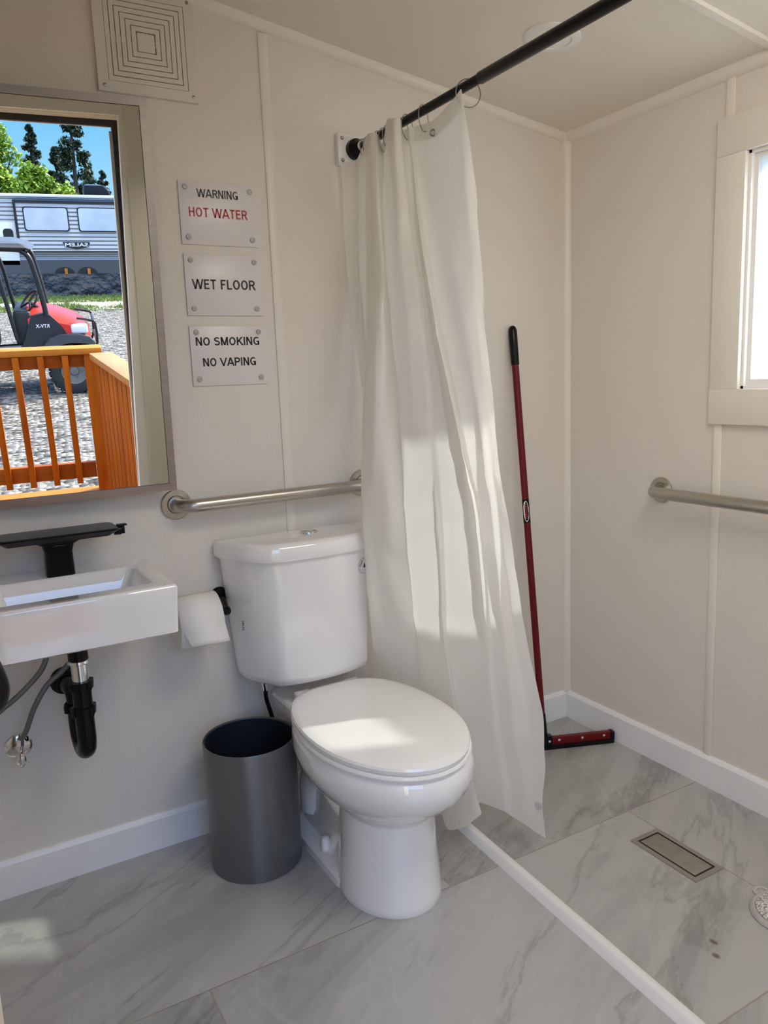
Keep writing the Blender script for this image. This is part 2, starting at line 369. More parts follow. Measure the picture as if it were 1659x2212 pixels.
# ------------------------------------------------------------------ room shell
XL, D, WT = -2.50, 2.25, 0.10
CZ = lambda x: 2.1 - 0.1518*x
def slab(bm, poly, ext):
    """extrude a 3-D polygon by a vector"""
    a = [Vector(p) for p in poly]; loft(bm, [a, [p+Vector(ext) for p in a]])
bm = BM(); add_box(bm, (XL-WT, -D-WT, -0.12), (WT, WT, 0.0)); struct('floor', bm, m_floor)
bm = BM(); slab(bm, [(XL-WT, 0, 0), (WT, 0, 0), (WT, 0, CZ(WT)), (XL-WT, 0, CZ(XL-WT))], (0, WT, 0)); struct('wall_back', bm, m_wall)
bm = BM(); slab(bm, [(XL, -D, 0), (XL, 0, 0), (XL, 0, CZ(XL)), (XL, -D, CZ(XL))], (-WT, 0, 0)); struct('wall_left', bm, m_wall)
bm = BM(); slab(bm, [(XL-WT, -D-WT, CZ(XL-WT)), (WT, -D-WT, CZ(WT)), (WT, WT, CZ(WT)), (XL-WT, WT, CZ(XL-WT))], (0, 0, 0.09)); struct('ceiling', bm, m_ceil)
WY0, WY1, WZ0, WZ1 = -0.703, -1.19, 1.242, 1.877           # window opening in the right wall
bm = BM()
add_box(bm, (0, -D-WT, 0), (WT, WY1, CZ(WT))); add_box(bm, (0, WY0, 0), (WT, 0, CZ(WT)))
add_box(bm, (0, WY1, 0), (WT, WY0, WZ0)); add_box(bm, (0, WY1, WZ1), (WT, WY0, CZ(WT)))
bmesh.ops.remove_doubles(bm, verts=bm.verts[:], dist=1e-5); struct('wall_right', bm, m_wall)
DX0, DX1, DZ = -1.37, -2.30, 2.15                           # door opening in the front wall
bm = BM()
slab(bm, [(DX0, -D, 0), (0, -D, 0), (0, -D, CZ(0)), (DX0, -D, CZ(DX0))], (0, -WT, 0))
slab(bm, [(XL-WT, -D, 0), (DX1, -D, 0), (DX1, -D, CZ(DX1)), (XL-WT, -D, CZ(XL-WT))], (0, -WT, 0))
slab(bm, [(DX1, -D, DZ), (DX0, -D, DZ), (DX0, -D, CZ(DX0)), (DX1, -D, CZ(DX1))], (0, -WT, 0))
struct('wall_front', bm, m_wall)

def base_profile(bm, a, b, n, h=0.104, t=0.014):
    """baseboard from a to b on the floor, n points into the room"""
    a = Vector(a); b = Vector(b); n = Vector(n); z = Vector((0, 0, 1))
    pr = [(0, 0), (t, 0), (t, h-0.012), (t-0.005, h-0.004), (t-0.008, h), (0, h)]
    loft(bm, [[p+n*q[0]+z*q[1] for q in pr] for p in (a, b)])
bm = BM(); base_profile(bm, (XL, 0, 0), (0, 0, 0), (0, -1, 0)); struct('baseboard_back', bm, m_base)
bm = BM(); base_profile(bm, (0, -0.014, 0), (0, -D, 0), (-1, 0, 0)); struct('baseboard_right', bm, m_base)
bm = BM(); base_profile(bm, (XL, -D, 0), (XL, -0.014, 0), (1, 0, 0)); struct('baseboard_left', bm, m_base)
# battens over the panel joints, corner strip, ceiling strips
def batten(name, lo, hi):
    bm = BM(); add_box(bm, lo, hi, 0.003, 2); return struct(name, bm, m_trim, True)
bm = BM(); t = 0.007
rs = [[Vector((x, 0, z)), Vector((x, -t*0.6, z)), Vector((x+0.006*s, -t, z)), Vector((x2-0.006*s, -t, z)), Vector((x2, -t*0.6, z)), Vector((x2, 0, z))] for (x, x2, s) in ((-1.112, -1.085, 1),) for z in (0.104, 2.24)]
loft(bm, rs); struct('trim_1', bm, m_trim, True)
batten('trim_2', (-0.007, -0.656, 1.975), (0, -0.629, 2.084)); batten('trim_3', (-0.007, -0.650, 0.104), (0, -0.623, 1.143))
def quarter(bm, a, b, u, v, r, n=6):
    a = Vector(a); b = Vector(b); u = Vector(u); v = Vector(v)
    pr = [Vector((0, 0, 0))]+[u*(r*math.cos(math.pi/2*k/n))+v*(r*math.sin(math.pi/2*k/n)) for k in range(n+1)]
    loft(bm, [[p+q for q in pr] for p in (a, b)])
bm = BM(); quarter(bm, (0, 0, 0.104), (0, 0, 2.10), (-1, 0, 0), (0, -1, 0), 0.021); struct('trim_4', bm, m_trim, True)
sl = Vector((-1, 0, 0.1518)).normalized(); sn = Vector((-0.1518, 0, -1)).normalized()
bm = BM(); quarter(bm, (0, 0, 2.1), Vector((0, 0, 2.1))+sl*2.52, (0, -1, 0), (0, 0, -1), 0.024); struct('trim_5', bm, m_trim, True)
bm = BM(); quarter(bm, (0, 0, 2.1), (0, -D, 2.1), sl, (0, 0, -1), 0.026); struct('trim_6', bm, m_trim, True)
bm = BM()
for y0, y1, d in ((-0.766, -0.796, 0.007),):
    P = [Vector((0, y, 2.1))+sn*dd for y, dd in ((y0, 0), (y0-0.004, d), (y1+0.004, d), (y1, 0))]
    loft(bm, [P, [p+sl*2.5 for p in P]])
struct('trim_7', bm, m_trim)

# ------------------------------------------------------------------ window in the shower
wnd = tag(bpy.data.objects.new('window_1', None), kind='structure'); COL.objects.link(wnd); wnd.location = (0, -0.95, WZ0); wnd['_base'] = [0, -0.95, WZ0]
bm = BM()
CW = 0.092
add_box(bm, (-0.016, WY0, WZ0-0.0005), (0, WY0+CW, WZ1+0.0), 0.002); add_box(bm, (-0.016, WY1-CW, WZ0), (0, WY1, WZ1), 0.002)
add_box(bm, (-0.0165, WY1-CW, WZ1), (0, WY0+CW-0.001, WZ1+0.1), 0.002); add_box(bm, (-0.0165, WY1-CW-0.001, WZ0-0.101), (0, WY0+CW+0.001, WZ0), 0.002)
obj('window_casing', bm, m_trim, wnd)
bm = BM()
for (a, b) in (((0.0, WY0-0.008, WZ0), (WT, WY0, WZ1)), ((0.0, WY1, WZ0), (WT, WY1+0.008, WZ1)), ((0.0, WY1, WZ0), (WT, WY0, WZ0+0.008)), ((0.0, WY1, WZ1-0.008), (WT, WY0, WZ1))): add_box(bm, a, b)
obj('window_jamb', bm, m_white, wnd)
bm = BM(); fr = 0.012
for (a, b) in (((0.014, WY0-0.008-fr, WZ0+0.008), (0.03, WY0-0.008, WZ1-0.008)), ((0.014, WY1+0.008, WZ0+0.008), (0.03, WY1+0.008+fr, WZ1-0.008)), ((0.014, WY1+0.008+fr, WZ0+0.008), (0.03, WY0-0.008-fr, WZ0+0.026)), ((0.014, WY1+0.008+fr, WZ1-0.008-fr), (0.03, WY0-0.008-fr, WZ1-0.008))): add_box(bm, a, b)
obj('window_sash', bm, m_white, wnd)
bm = BM(); add_box(bm, (0.020, WY1+0.018, WZ0+0.014), (0.024, WY0-0.018, WZ1-0.018)); obj('window_glass', bm, m_frost, wnd)

# ------------------------------------------------------------------ doorway behind the camera and its open door
LEAN = Matrix.Rotation(R(-1.2), 3, 'Y'); PV = Vector((-1.345, -2.3, 2.12))
def lean(bm):
    for v in bm.verts: v.co = LEAN @ (v.co-PV)+PV
dr = tag(bpy.data.objects.new('door_1', None), kind='structure'); COL.objects.link(dr); dr.location = (-1.8, -2.3, 0); dr['_base'] = [-1.8, -2.3, 0]
JX, HX, JZ = -1.347, -2.285, 2.130
bm = BM()
add_box(bm, (JX, -D-0.001, 0.0), (JX+0.14, -D+0.016, JZ+0.13), 0.002); add_box(bm, (HX-0.12, -D-0.001, 0.03), (HX, -D+0.016, JZ+0.13), 0.002)
add_box(bm, (HX, -D-0.001, JZ), (JX, -D+0.016, JZ+0.13), 0.002)
lean(bm); obj('door_casing', bm, m_casing, dr)
bm = BM()
add_box(bm, (JX, -D-0.17, 0.0), (JX+0.03, -D+0.0, JZ+0.03)); add_box(bm, (HX-0.03, -D-0.17, 0.04), (HX, -D, JZ+0.03)); add_box(bm, (HX, -D-0.17, JZ), (JX, -D, JZ+0.03))
for (p, y0, y1) in ((0.012, -0.05, -0.028), (0.022, -0.075, -0.05), (0.060, -0.17, -0.125)):
    add_box(bm, (JX-p, -D+y0, 0.0), (JX, -D+y1, JZ-p)); add_box(bm, (HX, -D+y0, JZ-p*0.7), (JX, -D+y1, JZ))
lean(bm); obj('door_jamb', bm, m_jamb, dr)
bm = BM()
add_box(bm, (JX-0.050, -D-0.1249, 0.0), (JX-0.0005, -D-0.0752, JZ-0.035), 0.004); add_box(bm, (HX, -D-0.1249, JZ-0.044), (JX, -D-0.0752, JZ-0.0005), 0.004)
lean(bm); obj('weatherstrip', bm, mat('bronze_strip', (0.025, 0.016, 0.012), 0.5), dr)
for z0, z1 in ((1.0, 1.085), (0.80, 0.885)):
    bm = BM(); add_box(bm, (JX-0.030, -D-0.074, z0), (JX-0.0215, -D-0.045, z1), 0.001); lean(bm); obj('strike_plate', bm, m_black, dr)
# the door itself, swung into the room
root = thing('entry_door', (-2.28, -2.235, 0), 'cream entry door swung into the room, black handle, at the left edge', 'door')
dv = Vector((0.285, 0.885, 0)).normalized(); dn = Vector((dv.y, -dv.x, 0))
def door_pt(a, b, z): return Vector((-2.276, -2.235, 0))+dv*a+dn*b+Vector((0, 0, z))
def door_box(a0, a1, b0, b1, z0, z1, bev=0):
    bm = BM(); add_box(bm, (a0, b0, z0), (a1, b1, z1), bev)
    for v in bm.verts: v.co = door_pt(v.co.x, v.co.y, v.co.z)
    return bm
obj('door_slab', door_box(0, 0.915, -0.045, 0.0, 0.012, 2.06, 0.003), m_jamb, root)
for z0, z1 in ((0.25, 0.95), (1.15, 1.9)):
    obj('door_panel', door_box(0.14, 0.77, 0.0, 0.006, z0, z1, 0.004), m_jamb, root)
bm = BM(); add_box(bm, (0.80, 0, 0.98), (0.85, 0.010, 1.30), 0.004)
for v in bm.verts: v.co = door_pt(v.co.x, v.co.y, v.co.z)
hp = obj('handle_plate', bm, m_black, root)
bm = BM(); add_tube(bm, [door_pt(0.83, 0.006, 1.066), door_pt(0.833, 0.035, 1.061), door_pt(0.835, 0.050, 1.063), door_pt(0.835, 0.0565, 1.074), door_pt(0.835, 0.0545, 1.090), door_pt(0.835, 0.046, 1.110), door_pt(0.833, 0.028, 1.150), door_pt(0.83, 0.006, 1.18)], 0.0078, 14)
obj('pull_handle', bm, m_black, root)

# ------------------------------------------------------------------ back wall, from the ceiling down
# exhaust vent
vt = thing('exhaust_vent', (-1.415, 0, 2.162), 'square white exhaust vent grille high on the back wall above the mirror', 'vent')
vx, vz = -1.415, 2.162
def sq(bm, h0, h1, y0, y1):
    for a, b in (((-h1, -h1), (h1, -h0)), ((-h1, h0), (h1, h1)), ((-h1, -h0), (-h0, h0)), ((h0, -h0), (h1, h0))):
        add_box(bm, (vx+a[0], y0, vz+a[1]), (vx+b[0], y1, vz+b[1]))
bm = BM(); sq(bm, 0.100, 0.1255, -0.013, 0); obj('vent_plate', bm, m_vent, vt, smooth=False)
bm = BM()
for k in range(6): sq(bm, 0.0240+k*0.0128, 0.0240+k*0.0128+0.0108, -0.012, -0.003)
add_box(bm, (vx-0.022, -0.012, vz-0.022), (vx+0.022, -0.003, vz+0.022), 0.003)
for s in (-1, 1):
    add_box(bm, (vx-0.1, -0.008, vz+s*0.004-0.002), (vx+0.1, -0.004, vz+s*0.004+0.002)); add_box(bm, (vx+s*0.004-0.002, -0.008, vz-0.1), (vx+s*0.004+0.002, -0.004, vz+0.1))
obj('grille', bm, m_vent, vt, smooth=False)
bm = BM(); add_box(bm, (vx-0.1, -0.003, vz-0.1), (vx+0.1, -0.0005, vz+0.1)); obj('duct', bm, m_dark, vt)
for sx, sz in ((1, 1), (1, -1), (-1, -1), (-1, 1)):
    bm = BM(); c = Vector((vx+sx*0.111, -0.013, vz+sz*0.112)); add_lathe(bm, [(0, 0.0045), (0.0012, 0.0042), (0.002, 0.002)], c, (0, -1, 0), 14)
    obj('screw', bm, m_screwhead, vt)
# mirror, hung tilted forward
BRc, TRc = Vector((-1.4492, -0.0717, 1.0408)), Vector((-1.4681, -0.1692, 1.9786))
mt, mdl = R(6), R(-4)
mn = Vector((math.sin(mdl)*math.cos(mt), -math.cos(mdl)*math.cos(mt), -math.sin(mt)))
mu = (TRc-BRc).normalized(); mr = mu.cross(mn)*-1; MWd, MHt = 0.61, (TRc-BRc).length
if mr.x > 0: mr = -mr                                        # points to the mirror's left
mir = thing('wall_mirror', BRc+mr*(MWd/2), 'large rectangular mirror in a brushed metal frame tilted forward above the sink', 'mirror')
def mp(a, b, c): return BRc+mr*a+mu*b+mn*c                   # a to the left, b up, c towards the room
def mbox(bm, a0, a1, b0, b1, c0, c1, bev=0.0):
    vs = add_box(bm, (a0, b0, c0), (a1, b1, c1), bev)
    for v in vs: v.co = mp(v.co.x, v.co.y, v.co.z)
bm = BM(); FW = 0.0185
mbox(bm, 0, MWd, 0, FW, -0.018, 0.004); mbox(bm, 0, MWd, MHt-FW, MHt, -0.018, 0.004)
mbox(bm, 0, FW, FW, MHt-FW, -0.018, 0.004); mbox(bm, MWd-FW, MWd, FW, MHt-FW, -0.018, 0.004)
obj('frame', bm, m_frame, mir, smooth=False)
bm = BM(); mbox(bm, FW+0.0008, MWd-FW-0.0008, FW+0.0008, MHt-FW-0.0008, -0.006, 0.0); obj('glass', bm, m_mirror, mir, smooth=False)
bm = BM(); mbox(bm, FW*0.5, MWd-FW*0.5, FW*0.5, MHt-FW*0.5, -0.016, -0.0065); obj('backing', bm, m_dark, mir, smooth=False)
for a in (0.12, MWd-0.12):
    bm = BM(); q = mp(a, MHt*0.75, -0.016); add_cyl(bm, (q.x, 0, q.z), (q.x, q.y, q.z), 0.006, n=10); obj('mounting_arm', bm, m_screwhead, mir)
    bm = BM(); q = mp(a, 0.05, -0.016); add_cyl(bm, (q.x, 0, q.z), (q.x, q.y, q.z), 0.006, n=10); obj('mounting_arm', bm, m_screwhead, mir)
# three signs
def sign(zlo, zhi, label, rows):
    x0, x1 = -1.362, -1.146
    t = thing('wall_sign', ((x0+x1)/2, 0, zlo), label, 'sign')
    bm = BM(); add_box(bm, (x0, -0.005, zlo), (x1, 0, zhi), 0.001); obj('plate', bm, m_sign, t)
    for sx in (x0+0.0185, x1-0.0185):
        for sz in (zlo+0.0185, zhi-0.0165):
            bm = BM(); add_lathe(bm, [(0, 0.0075), (0.002, 0.0074), (0.004, 0.006), (0.0042, 0.0042), (0.003, 0.004), (0.003, 0.0022), (0.0046, 0.002), (0.005, 0.0)], (sx, -0.005, sz), (0, -1, 0), 20)
            obj('screw_cap', bm, m_screw, t)
    for s, xa, xb, zc, h, m in rows:
        sign_text(s, xb-xa, h, m, t, ((xa+xb)/2, -0.0052, zc))
sign(1.683, 1.845, 'top white sign reading WARNING HOT WATER in black and red letters', [('WARNING', -1.314, -1.199, 1.8155, 0.0215, m_ink), ('HOT WATER', -1.338, -1.174, 1.7665, 0.0245, m_redink)])
sign(1.498, 1.659, 'middle white sign reading WET FLOOR in black letters', [('WET FLOOR', -1.345, -1.164, 1.5805, 0.026, m_ink)])
sign(1.309, 1.470, 'bottom white sign reading NO SMOKING NO VAPING', [('NO SMOKING', -1.347, -1.164, 1.429, 0.0225, m_ink), ('NO VAPING', -1.331, -1.178, 1.373, 0.0225, m_ink)])
# grab bars
def grab_bar(root, along, out, length, label):
    t = thing('grab_bar', root, label, 'grab bar', 'stainless grab bars')
    root = Vector(root); along = Vector(along); out = Vector(out); r_ = 0.045; off = 0.0655
    pts = [root+out*0.004]
    for k in range(13): a_ = math.pi/2*k/12; pts.append(root+along*(r_*(1-math.cos(a_)))+out*(off-r_+r_*math.sin(a_)))
    pts += [root+along*(length*k/8)+out*off for k in range(1, 8)]
    for k in range(13): a_ = math.pi/2*(1-k/12); pts.append(root+along*(length-r_*(1-math.cos(a_)))+out*(off-r_+r_*math.sin(a_)))
    pts.append(root+along*length+out*0.004)
    bm = BM(); add_tube(bm, pts, 0.0185, 24, 1); obj('bar', bm, m_steel, t)
    for c in (root, root+along*length):
        bm = BM(); add_lathe(bm, [(0, 0.0415), (0.0065, 0.0415), (0.008, 0.0395), (0.0085, 0.026), (0.006, 0.0215), (0.006, 0.018)], c, out, 48); obj('flange', bm, m_steel, t, angle=25)
grab_bar((-1.437, 0, 0.990), (1, 0, 0.004), (0, -1, 0), 0.584, 'stainless steel grab bar on the back wall above the toilet tank')
grab_bar((0, -0.435, 0.925), (0, -1, 0.002), (-1, 0, 0), 0.912, 'stainless steel grab bar on the right wall below the window')

# ------------------------------------------------------------------ sink, tap and plumbing
def rrect(x0, x1, y0, y1, r, z, n=5):
    P = []
    for (cx, cy, a0) in ((x1-r, y1-r, 0), (x0+r, y1-r, 90), (x0+r, y0+r, 180), (x1-r, y0+r, 270)):
        for k in range(n+1):
            a = R(a0+90*k/n); P.append(Vector((cx+r*math.cos(a), cy+r*math.sin(a), z)))
    return P
SX0, SX1, SY0, SY1, SZ0, SZ1 = -1.972, -1.543, -0.372, 0.0, 0.742, 0.860
sk = thing('wall_sink', (-1.757, 0, SZ0), 'white rectangular ceramic sink hung on the back wall under the mirror', 'sink')
bm = BM()
loft(bm, [rrect(SX0+0.012, SX1-0.012, SY0+0.010, SY1, 0.006, SZ0), rrect(SX0+0.006, SX1-0.006, SY0+0.004, SY1, 0.008, SZ0+0.004), rrect(SX0+0.002, SX1-0.002, SY0+0.001, SY1, 0.008, SZ1-0.03), rrect(SX0, SX1, SY0, SY1, 0.008, SZ1-0.008), rrect(SX0+0.001, SX1-0.001, SY0+0.001, SY1, 0.008, SZ1-0.004), rrect(SX0+0.005, SX1-0.005, SY0+0.005, SY1-0.001, 0.008, SZ1),
           rrect(SX0+0.045, SX1-0.040, SY0+0.050, SY1-0.108, 0.02, SZ1), rrect(SX0+0.050, SX1-0.046, SY0+0.055, SY1-0.112, 0.02, SZ1-0.004), rrect(SX0+0.060, SX1-0.066, SY0+0.064, SY1-0.122, 0.025, SZ1-0.055), rrect(SX0+0.08, SX1-0.085, SY0+0.085, SY1-0.14, 0.03, SZ1-0.068)])
obj('basin', bm, m_porc, sk)
bm = BM(); add_lathe(bm, [(0, 0.022), (0.003, 0.022), (0.004, 0.016)], (-1.757, -0.212, SZ1-0.068), (0, 0, 1), 24); obj('drain_ring', bm, m_black, sk)
fa = thing('basin_faucet', (-1.758, -0.08, SZ1), 'black waterfall faucet with a wide flat top standing on the sink', 'faucet')
bm = BM()
def fsec(x, zl, zh, y0, y1):
    return [Vector((x, y0, zl)), Vector((x, y1, zl)), Vector((x, y1, zh)), Vector((x, y0, zh))]
loft(bm, [rrect(-1.792, -1.726, -0.108, -0.052, 0.012, SZ1), rrect(-1.791, -1.727, -0.107, -0.053, 0.012, SZ1+0.06), rrect(-1.796, -1.722, -0.110, -0.05, 0.012, SZ1+0.078), rrect(-1.815, -1.703, -0.115, -0.045, 0.010, SZ1+0.088), rrect(-1.84, -1.67, -0.13, -0.045, 0.008, SZ1+0.094)]); obj('faucet_body', bm, m_satin, fa)
bm = BM()
loft(bm, [rrect(-1.88, -1.64, -0.150, -0.060, 0.012, SZ1+0.0935), rrect(-1.893, -1.625, -0.162, -0.050, 0.016, SZ1+0.1045), rrect(-1.894, -1.622, -0.166, -0.048, 0.018, SZ1+0.107), rrect(-1.894, -1.622, -0.166, -0.048, 0.018, SZ1+0.111)]); obj('faucet_spout', bm, m_satin, fa)
bm = BM(); loft(bm, [rrect(-1.891, -1.625, -0.163, -0.051, 0.016, SZ1+0.1108), rrect(-1.890, -1.626, -0.162, -0.052, 0.016, SZ1+0.1124)]); obj('faucet_top', bm, m_soft, fa)
bm = BM(); add_cyl(bm, (-1.626, -0.105, SZ1+0.098), (-1.607, -0.105, SZ1+0.097), 0.0125, n=20, bev=0.002); add_box(bm, (-1.618, -0.115, SZ1+0.108), (-1.594, -0.095, SZ1+0.112), 0.001); add_box(bm, (-1.607, -0.114, SZ1+0.088), (-1.600, -0.096, SZ1+0.110), 0.002); obj('handle', bm, m_black, fa)
bm = BM(); add_box(bm, (-1.772, -0.1115, SZ1+0.076), (-1.742, -0.109, SZ1+0.079), 0.0008); obj('overflow_mark', bm, m_soft, fa)
# drain trap
tr = thing('drain_trap', (-1.753, -0.2, 0.42), 'black plastic drain trap with a chrome tailpiece under the sink', 'pipe')
TX, TY = -1.753, -0.19
bm = BM(); add_lathe(bm, [(0, 0.026), (-0.012, 0.0265), (-0.012, 0.0235), (-0.075, 0.0235)], (TX, TY, SZ0), (0, 0, 1), 28); obj('drain_nut', bm, m_black, tr)
bm = BM(); add_lathe(bm, [(0, 0.0195), (-0.003, 0.0265), (-0.010, 0.0265), (-0.014, 0.020), (-0.075, 0.0195)], (TX, TY, 0.671), (0, 0, 1), 28); obj('tailpiece', bm, m_chrome, tr)
def slip_nut(c, ax):
    bm = BM(); add_lathe(bm, [(0, 0.024), (0.002, 0.028), (0.018, 0.029), (0.021, 0.026)], c, ax, 28)
    u, v = ortho(ax); a = Vector(ax).normalized()
    for k in range(4):
        th = math.pi/2*k+0.5; d = u*math.cos(th)+v*math.sin(th); q = Vector(c)+a*0.010+d*0.029
        M3 = Matrix((d, a.cross(d), a)).transposed()
        add_box(bm, q-Vector((0.004, 0.005, 0.009)), q+Vector((0.004, 0.005, 0.009)), 0.001, rot=M3, about=q)
    obj('slip_nut', bm, m_black, tr)
slip_nut((TX, TY, 0.593), (0, 0, 1)); slip_nut((TX, TY, 0.528), (0, 0, 1)); slip_nut((TX-0.006, TY+0.095, 0.505), (0, 0, 1))
bm = BM(); add_cyl(bm, (TX, TY, 0.54), (TX, TY, 0.60), 0.0225, n=24)
add_tube(bm, [(TX, TY, 0.535), (TX, TY, 0.49), (TX, TY, 0.462), (TX-0.001, TY+0.014, 0.432), (TX-0.003, TY+0.047, 0.418), (TX-0.005, TY+0.081, 0.432), (TX-0.006, TY+0.095, 0.462), (TX-0.006, TY+0.095, 0.51)], 0.0225, 20)
obj('trap_bend', bm, m_black, tr)
bm = BM(); add_tube(bm, [(TX-0.006, TY+0.095, 0.50), (TX-0.006, TY+0.097, 0.535), (TX-0.008, TY+0.112, 0.553), (TX-0.012, TY+0.14, 0.556), (TX-0.016, -0.002, 0.556)], 0.0215, 20)
obj('waste_arm', bm, m_black, tr)
bm = BM(); add_lathe(bm, [(0, 0.038), (0.004, 0.037), (0.012, 0.026), (0.03, 0.025)], (TX-0.016, 0, 0.556), (0, -1, 0), 28); obj('wall_flange', bm, m_black, tr)
# shut-off valve and hoses
vv = thing('shutoff_valve', (-1.898, 0, 0.405), 'chrome shut-off valve on the back wall below the sink', 'valve')
bm = BM(); add_lathe(bm, [(0, 0.034), (0.003, 0.033), (0.008, 0.026), (0.010, 0.014), (0.011, 0.009), (0.05, 0.009)], (-1.898, 0, 0.405), (0, -1, 0), 32); obj('escutcheon', bm, m_chrome, vv)
bm = BM(); add_cyl(bm, (-1.898, -0.042, 0.405), (-1.898, -0.072, 0.405), 0.011, n=20, bev=0.002); add_cyl(bm, (-1.898, -0.055, 0.405), (-1.895, -0.058, 0.432), 0.008, n=16); add_cyl(bm, (-1.8955, -0.0575, 0.43), (-1.894, -0.059, 0.448), 0.0095, n=6); obj('valve_body', bm, m_chrome, vv)
bm = BM(); add_lathe(bm, [(0, 0.006), (0.006, 0.012), (0.012, 0.0165), (0.018, 0.016), (0.022, 0.010), (0.023, 0.0)], (-1.898, -0.07, 0.405), (0, -1, -0.25), 24)
for v in bm.verts: v.co.x = -1.898+(v.co.x+1.898)*0.68; v.co.z = 0.40+(v.co.z-0.40)*1.35
obj('valve_handle', bm, m_chrome, vv)
vv2 = copy_tree(vv); vv2.location.x = -2.02; vv2['label'] = 'second chrome shut-off valve left of the other, mostly out of view'
def hose(pts, label):
    bm = BM(); add_tube(bm, pts, 0.0068, 12, 8)
    tag(obj('supply_hose', bm, m_braid, loc=pts[0]), label, 'hose', 'braided hoses under the sink')
hose([(-1.893, -0.060, 0.447), (-1.880, -0.085, 0.475), (-1.857, -0.10, 0.535), (-1.823, -0.105, 0.588), (-1.785, -0.105, 0.617), (-1.752, -0.10, 0.65), (-1.742, -0.095, 0.70), (-1.742, -0.09, 0.742)], 'braided metal hose curving from the chrome valve up to the sink')
hose([(-2.015, -0.060, 0.447), (-1.98, -0.085, 0.50), (-1.935, -0.10, 0.545), (-1.901, -0.105, 0.569), (-1.864, -0.105, 0.598), (-1.828, -0.105, 0.635), (-1.81, -0.10, 0.68), (-1.80, -0.09, 0.742)], 'left braided metal hose bending up under the sink from the left edge')

# ------------------------------------------------------------------ toilet paper
hd = thing('paper_holder', (-1.332, 0, 0.705), 'black toilet paper holder on the back wall beside the tank', 'holder')
bm = BM(); add_lathe(bm, [(0, 0.026), (0.006, 0.026), (0.010, 0.023), (0.011, 0.011)], (-1.335, 0, 0.712), (0, -1, 0), 28); obj('wall_plate', bm, m_black, hd)
bm = BM(); add_tube(bm, [(-1.335, -0.006, 0.712), (-1.337, -0.045, 0.705), (-1.342, -0.075, 0.696), (-1.348, -0.088, 0.690), (-1.362, -0.092, 0.688), (-1.40, -0.092, 0.688), (-1.505, -0.092, 0.688)], 0.0085, 14); obj('arm', bm, m_black, hd)
bm = BM(); add_lathe(bm, [(0, 0.009), (0.003, 0.0125), (0.016, 0.0125), (0.019, 0.011), (0.017, 0.0085), (0.016, 0.005)], (-1.345, -0.085, 0.693), (-0.15, -1, -0.1), 24); obj('end_cap', bm, m_black, hd)
RC, RR, RX0, RX1 = Vector((0, -0.094, 0.680)), 0.0715, -1.492, -1.374
rl = thing('toilet_roll', (-1.43, RC.y, RC.z-RR), 'white toilet paper roll with a loose sheet hanging from the black holder', 'toilet paper')
bm = BM()
def cring(x, r, n=48): return [Vector((x, RC.y+r*math.cos(2*math.pi*k/n), RC.z+r*math.sin(2*math.pi*k/n))) for k in range(n)]
loft(bm, [cring(RX0, 0.021), cring(RX0, RR-0.003), cring(RX0+0.003, RR), cring(RX1-0.003, RR), cring(RX1, RR-0.003), cring(RX1, 0.021), cring(RX0, 0.021)], False, False); bmesh.ops.remove_doubles(bm, verts=bm.verts[:], dist=1e-6); obj('paper', bm, m_paper, rl)
bm = BM(); sec = []
for k in range(15):
    a = R(80-6*0+ (100*k/9 if k <= 9 else 100))
    if k <= 9: y = RC.y-abs(math.sin(R(100*k/9)))*0+ (RR+0.0012)*math.cos(a); z = RC.z+(RR+0.0012)*math.sin(a)
    else: z = RC.z-0.0085*(k-9); y = RC.y-(RR+0.0012)-0.0034*(k-9)
    sec.append((y, z))
loft(bm, [[Vector((RX0+0.002+max(0, k-9)*0.0035, y, z)), Vector((RX1-0.001+max(0, k-9)*0.001, y, z-0.0006*max(0, k-9)))] for k, (y, z) in enumerate(sec)], closed=False)
fl = obj('loose_sheet', bm, m_paper, rl); sm = fl.modifiers.new('thickness', 'SOLIDIFY'); sm.thickness = 0.0008

# ------------------------------------------------------------------ toilet
XT = -1.088
tl = thing('toilet', (XT, -0.45, 0), 'white two-piece ceramic toilet with its lid closed against the back wall', 'toilet')
def egg(z, yb, yc, yf, hw, n=48, pf=1.0, pb=0.75, xc=XT):
    P = []
    for k in range(n):
        a = 2*math.pi*k/n; s, c = math.sin(a), math.cos(a)      # c=1: front
        if c >= 0: x = hw*math.copysign(abs(s)**pf, s); y = yc-(yc-yf)*c
        else: x = hw*math.copysign(abs(s)**pb, s); y = yc+(yb-yc)*abs(c)**1.0
        P.append(Vector((xc+x, y, z)))
    return P
bm = BM()
loft(bm, [egg(0.236, -0.32, -0.50, -0.648, 0.116), egg(0.250, -0.31, -0.50, -0.654, 0.121), egg(0.264, -0.29, -0.50, -0.672, 0.133), egg(0.285, -0.26, -0.49, -0.705, 0.158), egg(0.312, -0.24, -0.485, -0.742, 0.182), egg(0.342, -0.215, -0.48, -0.767, 0.199), egg(0.372, -0.20, -0.48, -0.778, 0.2065), egg(0.395, -0.19, -0.48, -0.776, 0.204), egg(0.410, -0.18, -0.48, -0.769, 0.199), egg(0.415, -0.18, -0.48, -0.760, 0.193)])
loft(bm, [rrect(XT-0.105, XT+0.105, -0.30, -0.045, 0.03, 0.30), rrect(XT-0.122, XT+0.122, -0.33, -0.035, 0.03, 0.36), rrect(XT-0.128, XT+0.128, -0.33, -0.032, 0.03, 0.40), rrect(XT-0.124, XT+0.124, -0.33, -0.036, 0.03, 0.408)])
obj('bowl', bm, m_porc, tl)
bm = BM()
